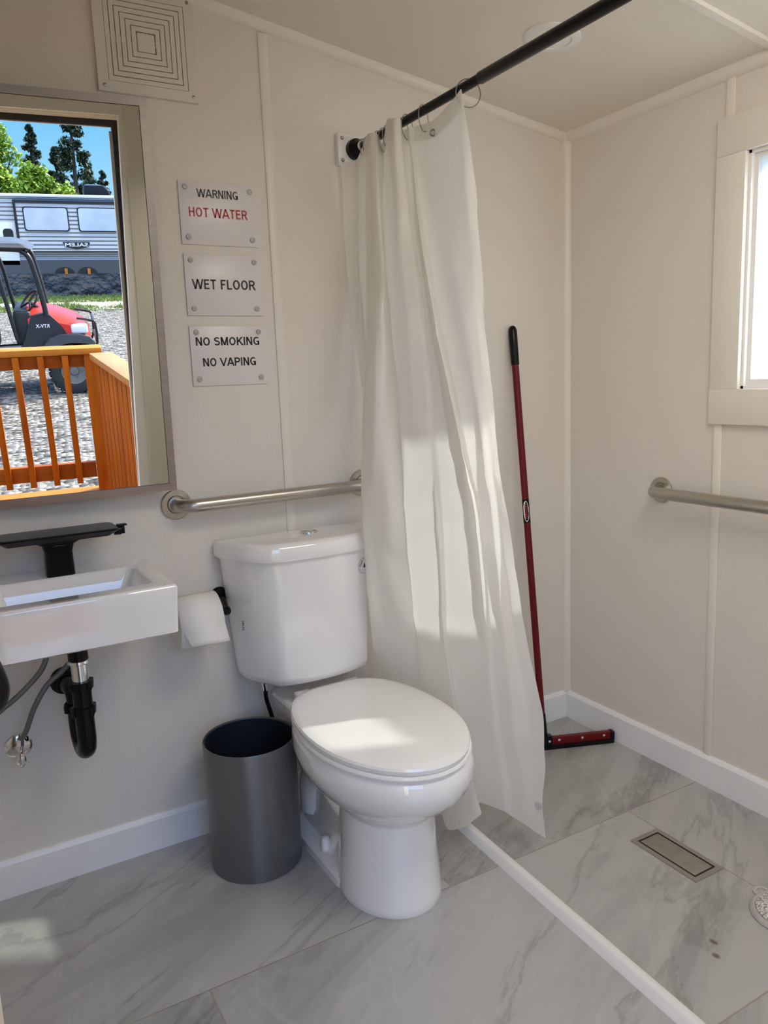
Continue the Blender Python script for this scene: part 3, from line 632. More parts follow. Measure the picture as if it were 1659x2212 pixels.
loft(bm, [egg(0.0, -0.36, -0.50, -0.656, 0.129), egg(0.004, -0.36, -0.50, -0.658, 0.131), egg(0.02, -0.36, -0.50, -0.657, 0.130), egg(0.12, -0.37, -0.50, -0.648, 0.121), egg(0.22, -0.36, -0.50, -0.644, 0.115), egg(0.262, -0.35, -0.50, -0.646, 0.114)])
loft(bm, [rrect(XT-0.128, XT+0.128, -0.50, -0.085, 0.06, 0.0), rrect(XT-0.128, XT+0.128, -0.50, -0.085, 0.06, 0.022), rrect(XT-0.122, XT+0.122, -0.50, -0.09, 0.06, 0.030), rrect(XT-0.09, XT+0.09, -0.50, -0.11, 0.06, 0.042), rrect(XT-0.075, XT+0.075, -0.48, -0.12, 0.06, 0.09), rrect(XT-0.082, XT+0.082, -0.47, -0.12, 0.07, 0.20), rrect(XT-0.10, XT+0.10, -0.46, -0.08, 0.07, 0.31)])
bm2 = bm; add_tube(bm, [(XT-0.055, -0.44, 0.17), (XT-0.072, -0.36, 0.22), (XT-0.074, -0.27, 0.24), (XT-0.07, -0.20, 0.18), (XT-0.06, -0.17, 0.08)], 0.042, 16); add_tube(bm, [(XT+0.055, -0.44, 0.17), (XT+0.072, -0.36, 0.22), (XT+0.074, -0.27, 0.24), (XT+0.07, -0.20, 0.18), (XT+0.06, -0.17, 0.08)], 0.042, 16)
obj('pedestal', bm, m_porc, tl)
for s in (-1, 1):
    bm = BM(); add_lathe(bm, [(0, 0.0145), (0.028, 0.013), (0.036, 0.011), (0.039, 0.006), (0.0395, 0.0)], (XT+s*0.100, -0.325, 0.032), (0, 0, 1), 24); obj('bolt_cap', bm, m_seat, tl)
bm = BM()
loft(bm, [egg(0.4155, -0.19, -0.48, -0.758, 0.190), egg(0.4165, -0.18, -0.48, -0.770, 0.1985), egg(0.424, -0.18, -0.48, -0.774, 0.2015), egg(0.430, -0.18, -0.48, -0.772, 0.1995), egg(0.432, -0.185, -0.48, -0.764, 0.193)]); obj('seat', bm, m_seat, tl)
bm = BM()
loft(bm, [egg(0.433, -0.20, -0.475, -0.764, 0.188, pb=0.62), egg(0.4345, -0.195, -0.475, -0.771, 0.1955, pb=0.62), egg(0.444, -0.194, -0.475, -0.773, 0.1975, pb=0.62), egg(0.4495, -0.196, -0.475, -0.770, 0.194, pb=0.62), egg(0.4525, -0.202, -0.475, -0.760, 0.184, pb=0.62), egg(0.4535, -0.215, -0.475, -0.744, 0.17, pb=0.62), egg(0.4545, -0.30, -0.475, -0.64, 0.10, pb=0.7), egg(0.4548, -0.42, -0.475, -0.53, 0.03)]); obj('lid', bm, m_seat, tl)
for s in (-1, 1):
    bm = BM(); add_box(bm, (XT+s*0.078-0.024, -0.196, 0.409), (XT+s*0.078+0.024, -0.16, 0.438), 0.006, 3); obj('hinge', bm, m_seat, tl)
XK = -1.097
def tank(z, hb, hf, yb, yf, bow, n=8, rc=0.012):
    """half-width at the back / at the front corner, with a bowed front"""
    P = [Vector((XK+hb, yb, z)), Vector((XK+hb, yb-0.02, z))]
    R1 = [(XK+hb, yb-0.02), (XK+hb-0.006, yb-0.045), (XK+(hb*0.45+hf*0.55)+0.006, yb+(yf-yb)*0.62), (XK+hf, yf)]
    P = [Vector((XK+hb, yb, z))]+[Vector((p[0], p[1], z)) for p in R1]
    for k in range(1, n): 
        t = k/n; x = XK+hf-2*hf*t; P.append(Vector((x, yf-bow*(1-(2*t-1)**2), z)))
    P += [Vector((2*XK-p[0], p[1], z)) for p in reversed(R1)]+[Vector((XK-hb, yb, z))]
    return P
bm = BM()
loft(bm, [tank(0.455, 0.165, 0.11, -0.035, -0.135, 0.02), tank(0.459, 0.185, 0.125, -0.028, -0.158, 0.02), tank(0.470, 0.200, 0.137, -0.022, -0.174, 0.022), tank(0.490, 0.206, 0.141, -0.02, -0.178, 0.022), tank(0.84, 0.236, 0.156, -0.02, -0.186, 0.022)])
obj('tank', bm, m_porc, tl, angle=50)
bm = BM()
loft(bm, [tank(0.832, 0.238, 0.158, -0.016, -0.188, 0.022), tank(0.831, 0.246, 0.163, -0.012, -0.197, 0.022), tank(0.836, 0.248, 0.164, -0.012, -0.199, 0.022), tank(0.866, 0.247, 0.163, -0.012, -0.197, 0.022), tank(0.875, 0.243, 0.159, -0.014, -0.191, 0.022), tank(0.8785, 0.228, 0.148, -0.02, -0.175, 0.02), tank(0.880, 0.14, 0.09, -0.05, -0.13, 0.01)])
obj('tank_lid', bm, m_porc, tl, angle=50)
bm = BM(); add_lathe(bm, [(0, 0.027), (0.004, 0.0265), (0.006, 0.0215), (0.0062, 0.0205), (0.005, 0.020), (0.0075, 0.018), (0.008, 0.0)], (XK+0.012, -0.095, 0.8795), (0, 0, 1), 32); obj('flush_button', bm, m_chrome, tl)
# round water label near the right end of the tank, handwriting on its left side
sc_ = Vector((-0.956, -0.1877, 0.778)); ln_ = Vector((0.239, -0.970, -0.032)).normalized(); lu_ = Vector((0.971, 0.239, 0)).normalized(); lv_ = lu_.cross(ln_)*-1
if lv_.z < 0: lv_ = -lv_
bm = BM(); add_lathe(bm, [(0, 0.0245), (0.0004, 0.0245)], sc_, ln_, 40); tag(obj('round_label', bm, m_white, tl), 'small round white label')
bm = BM(); add_tube(bm, [sc_+ln_*0.0005+lu_*(0.0229*math.cos(2*math.pi*k/40))+lv_*(0.0229*math.sin(2*math.pi*k/40)) for k in range(40)], 0.0004, 6, 1, closed=True); obj('label_ring', bm, m_ink, tl)
text_mesh('label_lettering', 'Water', 0.022, 0.0062, m_ink, tl, sc_+ln_*0.0006+lu_*-0.0125+lv_*0.0085, lu_*0.5+lv_*0.87, lv_*0.5-lu_*0.87, 0.0002, 0.01)
bm = BM(); add_prism(bm, [(0, 0.009), (-0.003, 0.001), (-0.0042, -0.002), (-0.0036, -0.005), (0, -0.0066), (0.0036, -0.005), (0.0042, -0.002), (0.003, 0.001)], 0, 0.0003)
for v in bm.verts: v.co = sc_+lu_*v.co.x+lv_*v.co.y+ln_*(0.0005+v.co.z)
obj('water_drop', bm, m_navy, tl)
text_mesh('pen_marking', 'Inlet', 0.026, 0.010, m_navy, tl, (XK-0.2085, -0.105, 0.643), (0.08, 0.25, 1.0), (-0.38, 0.92, -0.2), 0.0003, 0.0)
bm = BM(); add_lathe(bm, [(0, 0.011), (-0.015, 0.011), (-0.015, 0.008), (-0.03, 0.008)], (XK-0.15, -0.09, 0.462), (0, 0, 1), 16); obj('inlet_nut', bm, m_chrome, tl)
bm = BM(); add_tube(bm, [(XK-0.15, -0.09, 0.431), (XK-0.148, -0.09, 0.40), (XK-0.13, -0.08, 0.33), (XK-0.125, -0.06, 0.26), (XK-0.125, -0.04, 0.20), (XK-0.125, -0.01, 0.18)], 0.0065, 12); tag(obj('toilet_hose', bm, m_black, loc=(XK-0.125, -0.01, 0.18)), 'dark supply hose under the toilet tank behind the grey bin', 'hose')

# ------------------------------------------------------------------ waste bin
bc, br, bh = Vector((-1.344, -0.203, 0)), 0.1245, 0.362
bn = thing('waste_bin', bc, 'grey round metal waste bin with a dark inside, standing beside the toilet', 'bin')
bm = BM(); add_lathe(bm, [(0.0, br-0.003), (0.002, br), (bh-0.002, br+0.001), (bh, br), (bh, br-0.002), (bh-0.004, br-0.003), (0.012, br-0.003), (0.010, br-0.006)], bc, (0, 0, 1), 72); obj('bin_body', bm, m_bin, bn)
bm = BM(); add_lathe(bm, [(0.0125, br-0.0035), (0.0125, br-0.0036), (bh-0.0045, br-0.0034), (bh-0.0045, br-0.006), (0.016, br-0.006), (0.016, 0.0)], bc, (0, 0, 1), 72); obj('liner', bm, m_binin, bn)
# ------------------------------------------------------------------ shower rod, rings and curtain
rp = lambda y: Vector((-0.840-0.032*y*0 + (-y)*0.032, y, 1.9655+(-y)*0.0145))
rod = thing('curtain_rod', rp(0), 'black curtain rod running from the back wall out over the shower', 'rod')
bm = BM(); add_cyl(bm, rp(-0.03), rp(-0.62), 0.0112, n=24); obj('inner_tube', bm, m_black, rod)
bm = BM(); add_cyl(bm, rp(-0.60), rp(-2.235), 0.0138, n=24, bev=0.002); obj('outer_tube', bm, m_black, rod)
bm = BM(); add_lathe(bm, [(0.0, 0.029), (0.016, 0.028), (0.022, 0.022), (0.030, 0.017), (0.034, 0.0135)], rp(-0.022), (0, -1, 0), 28); obj('end_cap', bm, m_black, rod)
bm = BM(); add_lathe(bm, [(0.0, 0.029), (0.010, 0.029), (0.014, 0.024), (0.014, 0.010)], rp(-2.249), (0, 1, 0), 28); obj('end_cap', bm, m_black, rod)
for y0 in (-0.056, -0.088):
    bm = BM(); add_lathe(bm, [(0, 0.0122), (0.002, 0.0135), (0.014, 0.0135), (0.016, 0.0122)], rp(y0), (0, -1, 0), 24); obj('chrome_collar', bm, m_chrome, rod)
bk = thing('rod_block', (-0.848, 0, 1.92), 'square white mounting block on the back wall holding the rod end', 'bracket')
bm = BM(); add_box(bm, (-0.893, -0.022, 1.921), (-0.800, 0, 2.008), 0.002); obj('block', bm, m_white, bk)
for sx in (-0.879, -0.814):
    for sz in (1.934, 1.995):
        bm = BM(); add_lathe(bm, [(0, 0.0058), (0.001, 0.0056), (0.0018, 0.004), (0.001, 0.002)], (sx, -0.022, sz), (0, -1, 0), 16); obj('screw', bm, m_screwhead, bk)
# rings: one built, the rest copied
def ring_at(y, yaw, tilt, first=[None]):
    p = rp(y)
    if first[0] is None:
        t = thing('curtain_ring', p, 'thin metal ring on the black curtain rod', 'curtain ring', 'curtain rings')
        bm = BM(); r_ = 0.031
        pts = [p+Vector((r_*math.sin(2*math.pi*k/20), 0, -0.0178+r_*math.cos(2*math.pi*k/20))) for k in range(20)]
        add_tube(bm, pts, 0.0013, 8, 2, closed=True); obj('wire_loop', bm, m_screwhead, t)
        first[0] = t
    else:
        t = copy_tree(first[0]); t.location = p
    t.rotation_euler = (R(tilt), 0, R(yaw))
    return t
rings = [(-0.085, 30, 0), (-0.108, 22, 0), (-0.155, 32, 0), (-0.182, 34, 0), (-0.208, 26, 0), (-0.252, 34, 0), (-0.270, 20, 0), (-0.298, 30, 0), (-0.372, 34, 0)]
names = ['metal curtain ring nearest the white wall block', 'second curtain ring out from the white wall block', 'curtain ring behind the first narrow pleat', 'curtain ring just after the first narrow pleat', 'middle one of the close curtain rings between the two raised pleats', 'curtain ring behind the second raised pleat', 'curtain ring showing above the second raised pleat', 'curtain ring right after the second raised pleat', 'curtain ring hooked through the visible eyelet']
for (y, yw, ti), lb in zip(rings, names): ring_at(y, yw, ti)['label'] = lb
big = ring_at(-0.555, -12, 0); big['label'] = 'outermost curtain ring turned open at the free edge of the curtain'
# curtain cloth: fold lines from the wall to the free edge, 44 stations down each
CURT = [[[-890,-31,1923],[-889,-30,1883],[-888,-29,1843],[-888,-28,1803],[-887,-26,1763],[-886,-25,1723],[-885,-24,1683],[-885,-24,1643],[-883,-26,1602],[-882,-30,1561],[-881,-35,1519],[-879,-41,1476],[-878,-47,1434],[-877,-53,1391],[-876,-59,1349],[-876,-65,1306],[-876,-73,1264],[-877,-82,1221],[-880,-94,1179],[-883,-107,1137],[-886,-118,1094],[-887,-125,1052],[-886,-129,1008],[-883,-130,964],[-881,-129,920],[-877,-127,874],[-873,-122,827],[-869,-115,779],[-864,-106,729],[-860,-97,679],[-855,-87,629],[-850,-78,579],[-846,-69,529],[-841,-59,479],[-837,-51,429],[-833,-44,379],[-831,-40,328],[-830,-38,277],[-830,-37,227],[-830,-37,176],[-830,-37,125],[-830,-37,74],[-830,-37,23],[-830,-37,-28]],[[-852,-60,1929],[-852,-56,1889],[-851,-51,1849],[-850,-47,1810],[-849,-42,1770],[-848,-38,1730],[-847,-34,1691],[-846,-30,1651],[-845,-30,1610],[-845,-33,1568],[-845,-38,1526],[-845,-45,1483],[-845,-51,1440],[-846,-57,1397],[-847,-63,1354],[-849,-70,1312],[-852,-79,1269],[-857,-92,1227],[-865,-110,1185],[-875,-130,1144],[-884,-149,1102],[-890,-164,1060],[-894,-173,1018],[-896,-179,976],[-897,-182,933],[-896,-183,889],[-894,-180,843],[-889,-172,795],[-883,-162,745],[-876,-150,695],[-870,-139,645],[-863,-127,595],[-857,-116,545],[-850,-104,495],[-844,-93,445],[-839,-84,394],[-835,-77,343],[-832,-72,291],[-830,-68,238],[-828,-65,186],[-826,-61,133],[-824,-58,81],[-822,-54,28],[-820,-51,-24]],[[-868,-150,1969],[-871,-153,1928],[-874,-156,1888],[-876,-158,1847],[-879,-161,1807],[-882,-164,1767],[-885,-167,1726],[-889,-170,1685],[-893,-172,1644],[-897,-174,1603],[-900,-177,1562],[-904,-179,1521],[-908,-182,1480],[-913,-184,1439],[-918,-186,1397],[-923,-189,1356],[-929,-191,1314],[-935,-193,1272],[-940,-194,1230],[-944,-193,1188],[-948,-193,1146],[-952,-194,1103],[-958,-199,1062],[-965,-207,1020],[-972,-216,978],[-977,-224,937],[-981,-231,894],[-982,-236,851],[-982,-239,808],[-981,-241,764],[-979,-241,719],[-973,-235,671],[-960,-218,618],[-941,-189,558],[-919,-154,496],[-898,-121,433],[-883,-97,374],[-874,-84,317],[-870,-78,262],[-868,-74,208],[-866,-71,154],[-864,-67,100],[-862,-64,46],[-860,-60,-7]],[[-874,-184,1963],[-878,-190,1923],[-882,-197,1882],[-887,-204,1841],[-891,-210,1801],[-895,-217,1760],[-899,-223,1720],[-903,-229,1679],[-907,-234,1639],[-911,-239,1599],[-915,-244,1558],[-919,-248,1518],[-923,-253,1478],[-927,-258,1437],[-931,-263,1397],[-936,-267,1357],[-941,-272,1316],[-946,-275,1276],[-949,-275,1235],[-951,-274,1193],[-953,-271,1152],[-954,-268,1110],[-956,-266,1069],[-957,-266,1027],[-958,-267,984],[-959,-268,942],[-959,-269,899],[-958,-269,855],[-955,-268,811],[-952,-266,766],[-947,-261,719],[-941,-254,671],[-932,-243,621],[-919,-227,567],[-905,-209,512],[-892,-192,457],[-882,-179,403],[-877,-172,349],[-874,-167,297],[-872,-164,245],[-870,-161,193],[-869,-158,141],[-867,-155,89],[-865,-152,37]],[[-866,-197,1962],[-870,-205,1921],[-874,-214,1880],[-879,-222,1839],[-883,-230,1798],[-888,-240,1757],[-893,-250,1717],[-898,-260,1676],[-902,-268,1635],[-905,-274,1595],[-908,-277,1555],[-910,-278,1515],[-912,-279,1476],[-913,-281,1436],[-915,-282,1396],[-917,-284,1356],[-919,-286,1316],[-922,-288,1275],[-924,-290,1234],[-925,-292,1193],[-927,-294,1152],[-929,-296,1111],[-930,-299,1070],[-932,-302,1028],[-933,-305,987],[-933,-308,945],[-933,-308,902],[-931,-308,858],[-928,-307,814],[-925,-304,770],[-921,-301,724],[-916,-296,677],[-909,-287,629],[-899,-275,578],[-888,-261,525],[-879,-249,472],[-871,-239,421],[-868,-234,370],[-866,-232,319],[-864,-230,269],[-863,-229,219],[-862,-227,169],[-861,-226,119],[-860,-224,69]],[[-826,-164,1945],[-827,-165,1906],[-827,-166,1866],[-828,-167,1827],[-829,-168,1787],[-830,-170,1747],[-831,-172,1707],[-832,-175,1666],[-833,-179,1625],[-834,-183,1584],[-836,-186,1543],[-837,-190,1502],[-838,-195,1461],[-840,-201,1420],[-842,-210,1378],[-844,-221,1337],[-847,-233,1295],[-849,-245,1253],[-852,-256,1212],[-854,-267,1171],[-857,-276,1130],[-859,-286,1089],[-861,-295,1048],[-863,-303,1007],[-864,-311,966],[-866,-320,925],[-867,-329,884],[-869,-337,843],[-870,-343,801],[-870,-348,759],[-870,-351,717],[-869,-353,674],[-866,-353,630],[-862,-351,584],[-858,-347,537],[-853,-343,490],[-848,-338,442],[-844,-334,393],[-840,-329,344],[-836,-325,294],[-832,-320,244],[-828,-316,194],[-824,-312,145],[-820,-307,95]],[[-868,-262,1977],[-865,-250,1939],[-863,-238,1900],[-862,-227,1861],[-862,-217,1821],[-862,-210,1779],[-863,-208,1736],[-864,-210,1692],[-865,-215,1648],[-868,-224,1603],[-870,-235,1557],[-873,-249,1511],[-876,-262,1466],[-878,-275,1420],[-880,-285,1375],[-881,-292,1330],[-883,-296,1285],[-884,-300,1240],[-886,-303,1195],[-888,-307,1150],[-890,-312,1104],[-892,-318,1059],[-895,-324,1014],[-898,-331,968],[-899,-337,923],[-900,-341,876],[-900,-345,830],[-898,-347,782],[-895,-346,733],[-890,-342,683],[-885,-338,633],[-879,-335,582],[-874,-335,531],[-870,-336,481],[-867,-340,430],[-865,-344,380],[-863,-349,331],[-862,-354,281],[-861,-363,233],[-861,-375,187],[-862,-391,143],[-863,-409,100],[-864,-428,58],[-865,-447,15]],[[-876,-305,1967],[-877,-307,1926],[-878,-308,1886],[-879,-309,1845],[-879,-310,1804],[-880,-312,1763],[-881,-314,1722],[-882,-318,1681],[-884,-325,1639],[-885,-332,1596],[-886,-341,1554],[-888,-349,1511],[-889,-357,1468],[-891,-363,1426],[-892,-369,1383],[-893,-373,1340],[-894,-378,1298],[-896,-382,1255],[-897,-386,1212],[-898,-390,1169],[-899,-394,1126],[-899,-395,1082],[-898,-395,1037],[-897,-394,992],[-895,-392,947],[-894,-391,901],[-893,-389,856],[-891,-387,810],[-889,-386,763],[-885,-385,716],[-882,-384,667],[-878,-383,619],[-874,-382,570],[-870,-383,521],[-867,-385,474],[-865,-391,427],[-864,-401,381],[-863,-412,336],[-863,-426,292],[-864,-442,250],[-864,-462,210],[-865,-485,172],[-867,-510,135],[-868,-535,98]],[[-866,-321,1965],[-861,-316,1927],[-858,-315,1889],[-857,-318,1849],[-858,-322,1808],[-859,-328,1767],[-860,-334,1726],[-861,-341,1685],[-862,-350,1643],[-864,-359,1602],[-866,-368,1560],[-867,-377,1518],[-869,-386,1477],[-871,-394,1435],[-872,-401,1393],[-874,-408,1352],[-876,-414,1311],[-878,-421,1269],[-879,-427,1228],[-881,-433,1186],[-883,-440,1145],[-885,-447,1104],[-887,-454,1062],[-889,-462,1021],[-891,-470,980],[-892,-476,937],[-892,-479,894],[-890,-479,850],[-888,-477,806],[-885,-475,761],[-882,-472,715],[-879,-471,671],[-876,-472,626],[-873,-475,581],[-870,-481,537],[-867,-488,493],[-865,-496,449],[-863,-507,406],[-862,-520,365],[-862,-535,325],[-862,-552,286],[-863,-570,248],[-864,-590,211],[-865,-610,174]],[[-830,-275,1955],[-833,-284,1914],[-835,-293,1873],[-838,-302,1832],[-840,-311,1791],[-842,-321,1749],[-845,-330,1708],[-846,-341,1668],[-848,-352,1627],[-850,-363,1586],[-851,-374,1545],[-853,-385,1505],[-854,-395,1464],[-856,-404,1424],[-858,-412,1383],[-860,-419,1343],[-862,-426,1303],[-864,-433,1263],[-866,-440,1223],[-868,-447,1183],[-870,-454,1143],[-871,-460,1103],[-872,-465,1063],[-873,-470,1022],[-874,-474,982],[-874,-477,941],[-873,-478,899],[-872,-477,856],[-870,-475,812],[-867,-471,768],[-865,-468,724],[-862,-465,680],[-859,-462,636],[-854,-461,590],[-849,-461,544],[-843,-461,498],[-836,-460,451],[-828,-459,403],[-818,-458,353],[-805,-455,302],[-792,-451,249],[-777,-445,194],[-761,-438,138],[-745,-430,81]],[[-825,-280,1952],[-828,-292,1910],[-832,-304,1868],[-835,-317,1826],[-839,-329,1784],[-842,-341,1743],[-845,-353,1701],[-847,-366,1660],[-849,-379,1619],[-852,-392,1579],[-854,-404,1538],[-856,-417,1497],[-858,-429,1457],[-860,-441,1417],[-862,-452,1377],[-864,-463,1337],[-865,-473,1298],[-867,-483,1258],[-869,-492,1219],[-870,-501,1180],[-871,-509,1140],[-872,-515,1100],[-872,-519,1061],[-872,-524,1021],[-872,-527,981],[-871,-530,940],[-869,-532,899],[-867,-532,857],[-864,-530,814],[-860,-529,771],[-857,-527,728],[-852,-525,684],[-847,-521,639],[-839,-515,592],[-829,-507,543],[-819,-500,494],[-809,-492,444],[-799,-486,394],[-790,-480,343],[-780,-477,292],[-770,-474,241],[-759,-474,190],[-747,-476,139],[-735,-479,88]],[[-832,-310,1946],[-837,-322,1904],[-841,-335,1863],[-846,-347,1821],[-851,-360,1779],[-855,-372,1737],[-859,-385,1696],[-863,-398,1655],[-866,-412,1614],[-868,-425,1574],[-871,-439,1533],[-873,-453,1493],[-876,-468,1453],[-878,-483,1413],[-880,-499,1374],[-882,-515,1335],[-884,-531,1296],[-886,-546,1257],[-887,-561,1219],[-888,-575,1181],[-888,-589,1143],[-887,-601,1105],[-885,-611,1066],[-882,-619,1028],[-878,-623,988],[-874,-625,948],[-870,-624,908],[-865,-623,867],[-860,-620,826],[-853,-615,782],[-845,-609,738],[-836,-601,693],[-827,-594,647],[-818,-587,600],[-809,-580,553],[-801,-575,505],[-792,-569,456],[-783,-563,407],[-774,-558,357],[-764,-552,306],[-754,-546,255],[-744,-540,202],[-735,-535,149],[-725,-530,96]],[[-818,-315,1950],[-819,-322,1909],[-820,-329,1868],[-822,-336,1827],[-823,-343,1785],[-824,-350,1744],[-825,-359,1703],[-826,-369,1662],[-827,-380,1620],[-828,-392,1578],[-829,-404,1537],[-830,-416,1495],[-831,-430,1454],[-832,-444,1413],[-833,-458,1372],[-834,-473,1331],[-835,-487,1290],[-836,-502,1250],[-837,-516,1210],[-838,-530,1170],[-839,-545,1131],[-841,-560,1092],[-842,-575,1053],[-842,-587,1013],[-840,-593,972],[-836,-595,931],[-831,-595,889],[-826,-593,847],[-820,-591,804],[-814,-588,760],[-807,-585,715],[-800,-581,669],[-793,-577,623],[-786,-573,577],[-778,-569,529],[-771,-565,481],[-763,-562,432],[-756,-559,384],[-748,-557,335],[-741,-556,285],[-734,-555,235],[-727,-555,185],[-721,-554,135],[-715,-554,85]],[[-812,-390,1943],[-815,-401,1901],[-818,-413,1859],[-821,-425,1818],[-824,-437,1776],[-827,-450,1735],[-829,-464,1693],[-832,-478,1652],[-835,-492,1611],[-838,-505,1570],[-840,-517,1530],[-841,-529,1490],[-842,-539,1450],[-843,-549,1410],[-844,-559,1371],[-845,-570,1331],[-846,-581,1292],[-847,-592,1253],[-848,-602,1214],[-848,-610,1174],[-845,-616,1134],[-842,-619,1094],[-837,-619,1053],[-831,-620,1012],[-826,-620,971],[-821,-619,929],[-816,-619,887],[-810,-618,843],[-805,-617,800],[-800,-615,756],[-794,-614,712],[-788,-613,667],[-782,-611,621],[-775,-609,574],[-769,-607,527],[-762,-605,480],[-755,-604,433],[-748,-602,384],[-741,-599,335],[-733,-597,284],[-726,-595,234],[-719,-593,183],[-712,-591,131],[-705,-590,80]],[[-842,-520,1947],[-839,-528,1908],[-836,-534,1869],[-832,-540,1830],[-830,-543,1791],[-827,-545,1752],[-825,-546,1714],[-823,-548,1675],[-822,-551,1636],[-822,-555,1596],[-823,-561,1556],[-824,-566,1516],[-825,-572,1475],[-826,-578,1435],[-827,-585,1394],[-828,-592,1354],[-828,-598,1313],[-827,-602,1272],[-825,-605,1231],[-821,-607,1189],[-817,-608,1147],[-813,-608,1105],[-807,-609,1062],[-801,-609,1019],[-794,-609,975],[-788,-609,931],[-782,-609,886],[-776,-610,841],[-770,-611,796],[-764,-613,750],[-759,-614,704],[-753,-616,659],[-747,-619,612],[-741,-622,566],[-735,-627,519],[-729,-631,472],[-724,-634,424],[-719,-635,375],[-714,-634,325],[-710,-633,274],[-707,-631,224],[-704,-630,173],[-702,-630,122],[-700,-630,71]],[[-846,-562,1959],[-839,-562,1921],[-832,-562,1883],[-825,-562,1844],[-818,-561,1805],[-811,-561,1766],[-804,-561,1727],[-804,-559,1687],[-805,-564,1646],[-806,-570,1603],[-807,-576,1561],[-808,-582,1519],[-809,-585,1477],[-810,-586,1435],[-809,-591,1392],[-807,-596,1350],[-806,-601,1307],[-803,-604,1264],[-800,-605,1220],[-796,-606,1176],[-793,-607,1132],[-789,-608,1088],[-783,-612,1042],[-777,-615,997],[-771,-619,952],[-766,-623,906],[-761,-627,860],[-756,-631,813],[-750,-634,766],[-744,-637,718],[-738,-640,670],[-732,-643,622],[-727,-650,575],[-721,-660,528],[-716,-669,481],[-711,-678,434],[-707,-677,382],[-704,-675,331],[-701,-673,279],[-700,-664,223],[-700,-658,169],[-700,-666,120],[-700,-673,72],[-700,-680,23]]]
cols = [[Vector((p[0]/1000, p[1]/1000, max(p[2]/1000, 0.02+0.004*i))) for p in c] for i, c in enumerate(CURT)]
NR = len(cols[0]); SUB = 6
def cat(a, b, c, d, t): return 0.5*((2*b)+(c-a)*t+(2*a-5*b+4*c-d)*t*t+(3*b-a-3*c+d)*t**3)
rows = []
for r in range(NR):
    P = [c[r] for c in cols]; Q = []
    for i in range(len(P)-1):
        for k in range(SUB):
            t = k/SUB
            q = cat(P[max(i-1, 0)], P[i], P[i+1], P[min(i+2, len(P)-1)], t*0.999)
            lin = P[i].lerp(P[i+1], t); Q.append(q.lerp(lin, 0.62))
    Q.append(P[-1]); rows.append(Q)
RS = 3; fine = []
for i in range(NR-1):
    for k in range(RS):
        t = k/RS; fine.append([cat(rows[max(i-1, 0)][j], rows[i][j], rows[i+1][j], rows[min(i+2, NR-1)][j], t) for j in range(len(rows[0]))])
fine.append(rows[-1])
# fold creases from the packaging: shallow ridges across and along the sheet
nf = len(fine); nc = len(fine[0])
for i, r_ in enumerate(fine):
    tt = i/(nf-1)
    for j, p in enumerate(r_):
        s = j/(nc-1); o = 0.0
        for c0 in (0.13, 0.30, 0.455, 0.525, 0.60, 0.70, 0.86): o += 0.0035*math.exp(-abs(tt-c0-0.02*math.sin(s*9+c0*30))/0.012)
        o += 0.0018*math.sin(s*40+tt*13)*math.sin(tt*25+s*7)
        r_[j] = p+Vector((-o, -o*0.4, 0))
ct = thing('shower_curtain', (-0.83, -0.3, 0.02), 'white translucent shower curtain bunched at the wall end of the rod', 'curtain')
bm = BM(); loft(bm, fine, closed=False); co = obj('curtain_sheet', bm, m_curtain, ct, angle=80)
# stitched header band: a second thin layer along the top
bm = BM(); hd_n = 9; loft(bm, [[p+Vector((-0.0022, -0.0008, 0)) for p in r_] for r_ in fine[:2]+fine[2:hd_n-5]], closed=False); obj('header_hem', bm, m_curtain, ct, angle=80)
bm = BM(); e = fine[2][78]+Vector((-0.005, -0.002, -0.004)); eu = Vector((-0.45, 0.89, 0))
add_tube(bm, [e+eu*(0.0072*math.cos(2*math.pi*k/20))+Vector((0, 0, 0.0072*math.sin(2*math.pi*k/20))) for k in range(20)], 0.0021, 8, 1, closed=True); obj('eyelet', bm, m_screwhead, ct)
bm = BM(); e = fine[int(nf*0.945)][int(nc*0.957)]; add_lathe(bm, [(0, 0.011), (0.003, 0.0105), (0.0035, 0)], e+Vector((-0.002, -0.001, 0)), (-1, -0.6, 0), 18); tag(obj('hem_magnet', bm, m_screw, ct), 'small grey magnet near the bottom corner')

# ------------------------------------------------------------------ shower floor things
ca, cb = Vector((-0.7865, 0, 0)), Vector((-0.866, -D, 0))
bm = BM()
pr = [(0.0, 0), (0.0115, 0.0195), (0.014, 0.021), (0.030, 0.0215), (0.0335, 0.0195), (0.035, 0.0)]
loft(bm, [[p+Vector((q[0], 0, q[1])) for q in pr] for p in (ca+Vector((0, -0.015, 0)), cb)])
tag(obj('shower_threshold', bm, m_white, loc=(ca+cb)/2), 'long white plastic water dam strip along the edge of the shower floor', 'threshold')
dn_ = thing('floor_drain', (-0.376, -0.829, 0), 'rectangular steel floor drain set in the shower tiles', 'drain')
dx0, dx1, dy0, dy1 = -0.430, -0.322, -0.939, -0.719
bm = BM()
for a, b in (((dx0, dy0), (dx1, dy0+0.014)), ((dx0, dy1-0.014), (dx1, dy1)), ((dx0, dy0+0.014), (dx0+0.014, dy1-0.014)), ((dx1-0.014, dy0+0.014), (dx1, dy1-0.014))): add_box(bm, (a[0], a[1], 0), (b[0], b[1], 0.003))
obj('drain_frame', bm, m_steel, dn_, smooth=False)
bm = BM(); add_box(bm, (dx0+0.014, dy0+0.014, 0.0002), (dx1-0.014, dy1-0.014, 0.0008)); obj('drain_slot', bm, m_dark, dn_, smooth=False)
bm = BM(); add_box(bm, (dx0+0.0195, dy0+0.0195, 0.0009), (dx1-0.0195, dy1-0.0195, 0.0032), 0.0006); obj('drain_cover', bm, mat('dull_steel', (0.36, 0.33, 0.27), 0.42, 0.8, noise=(25, (0.46, 0.42, 0.36), 0.25)), dn_)
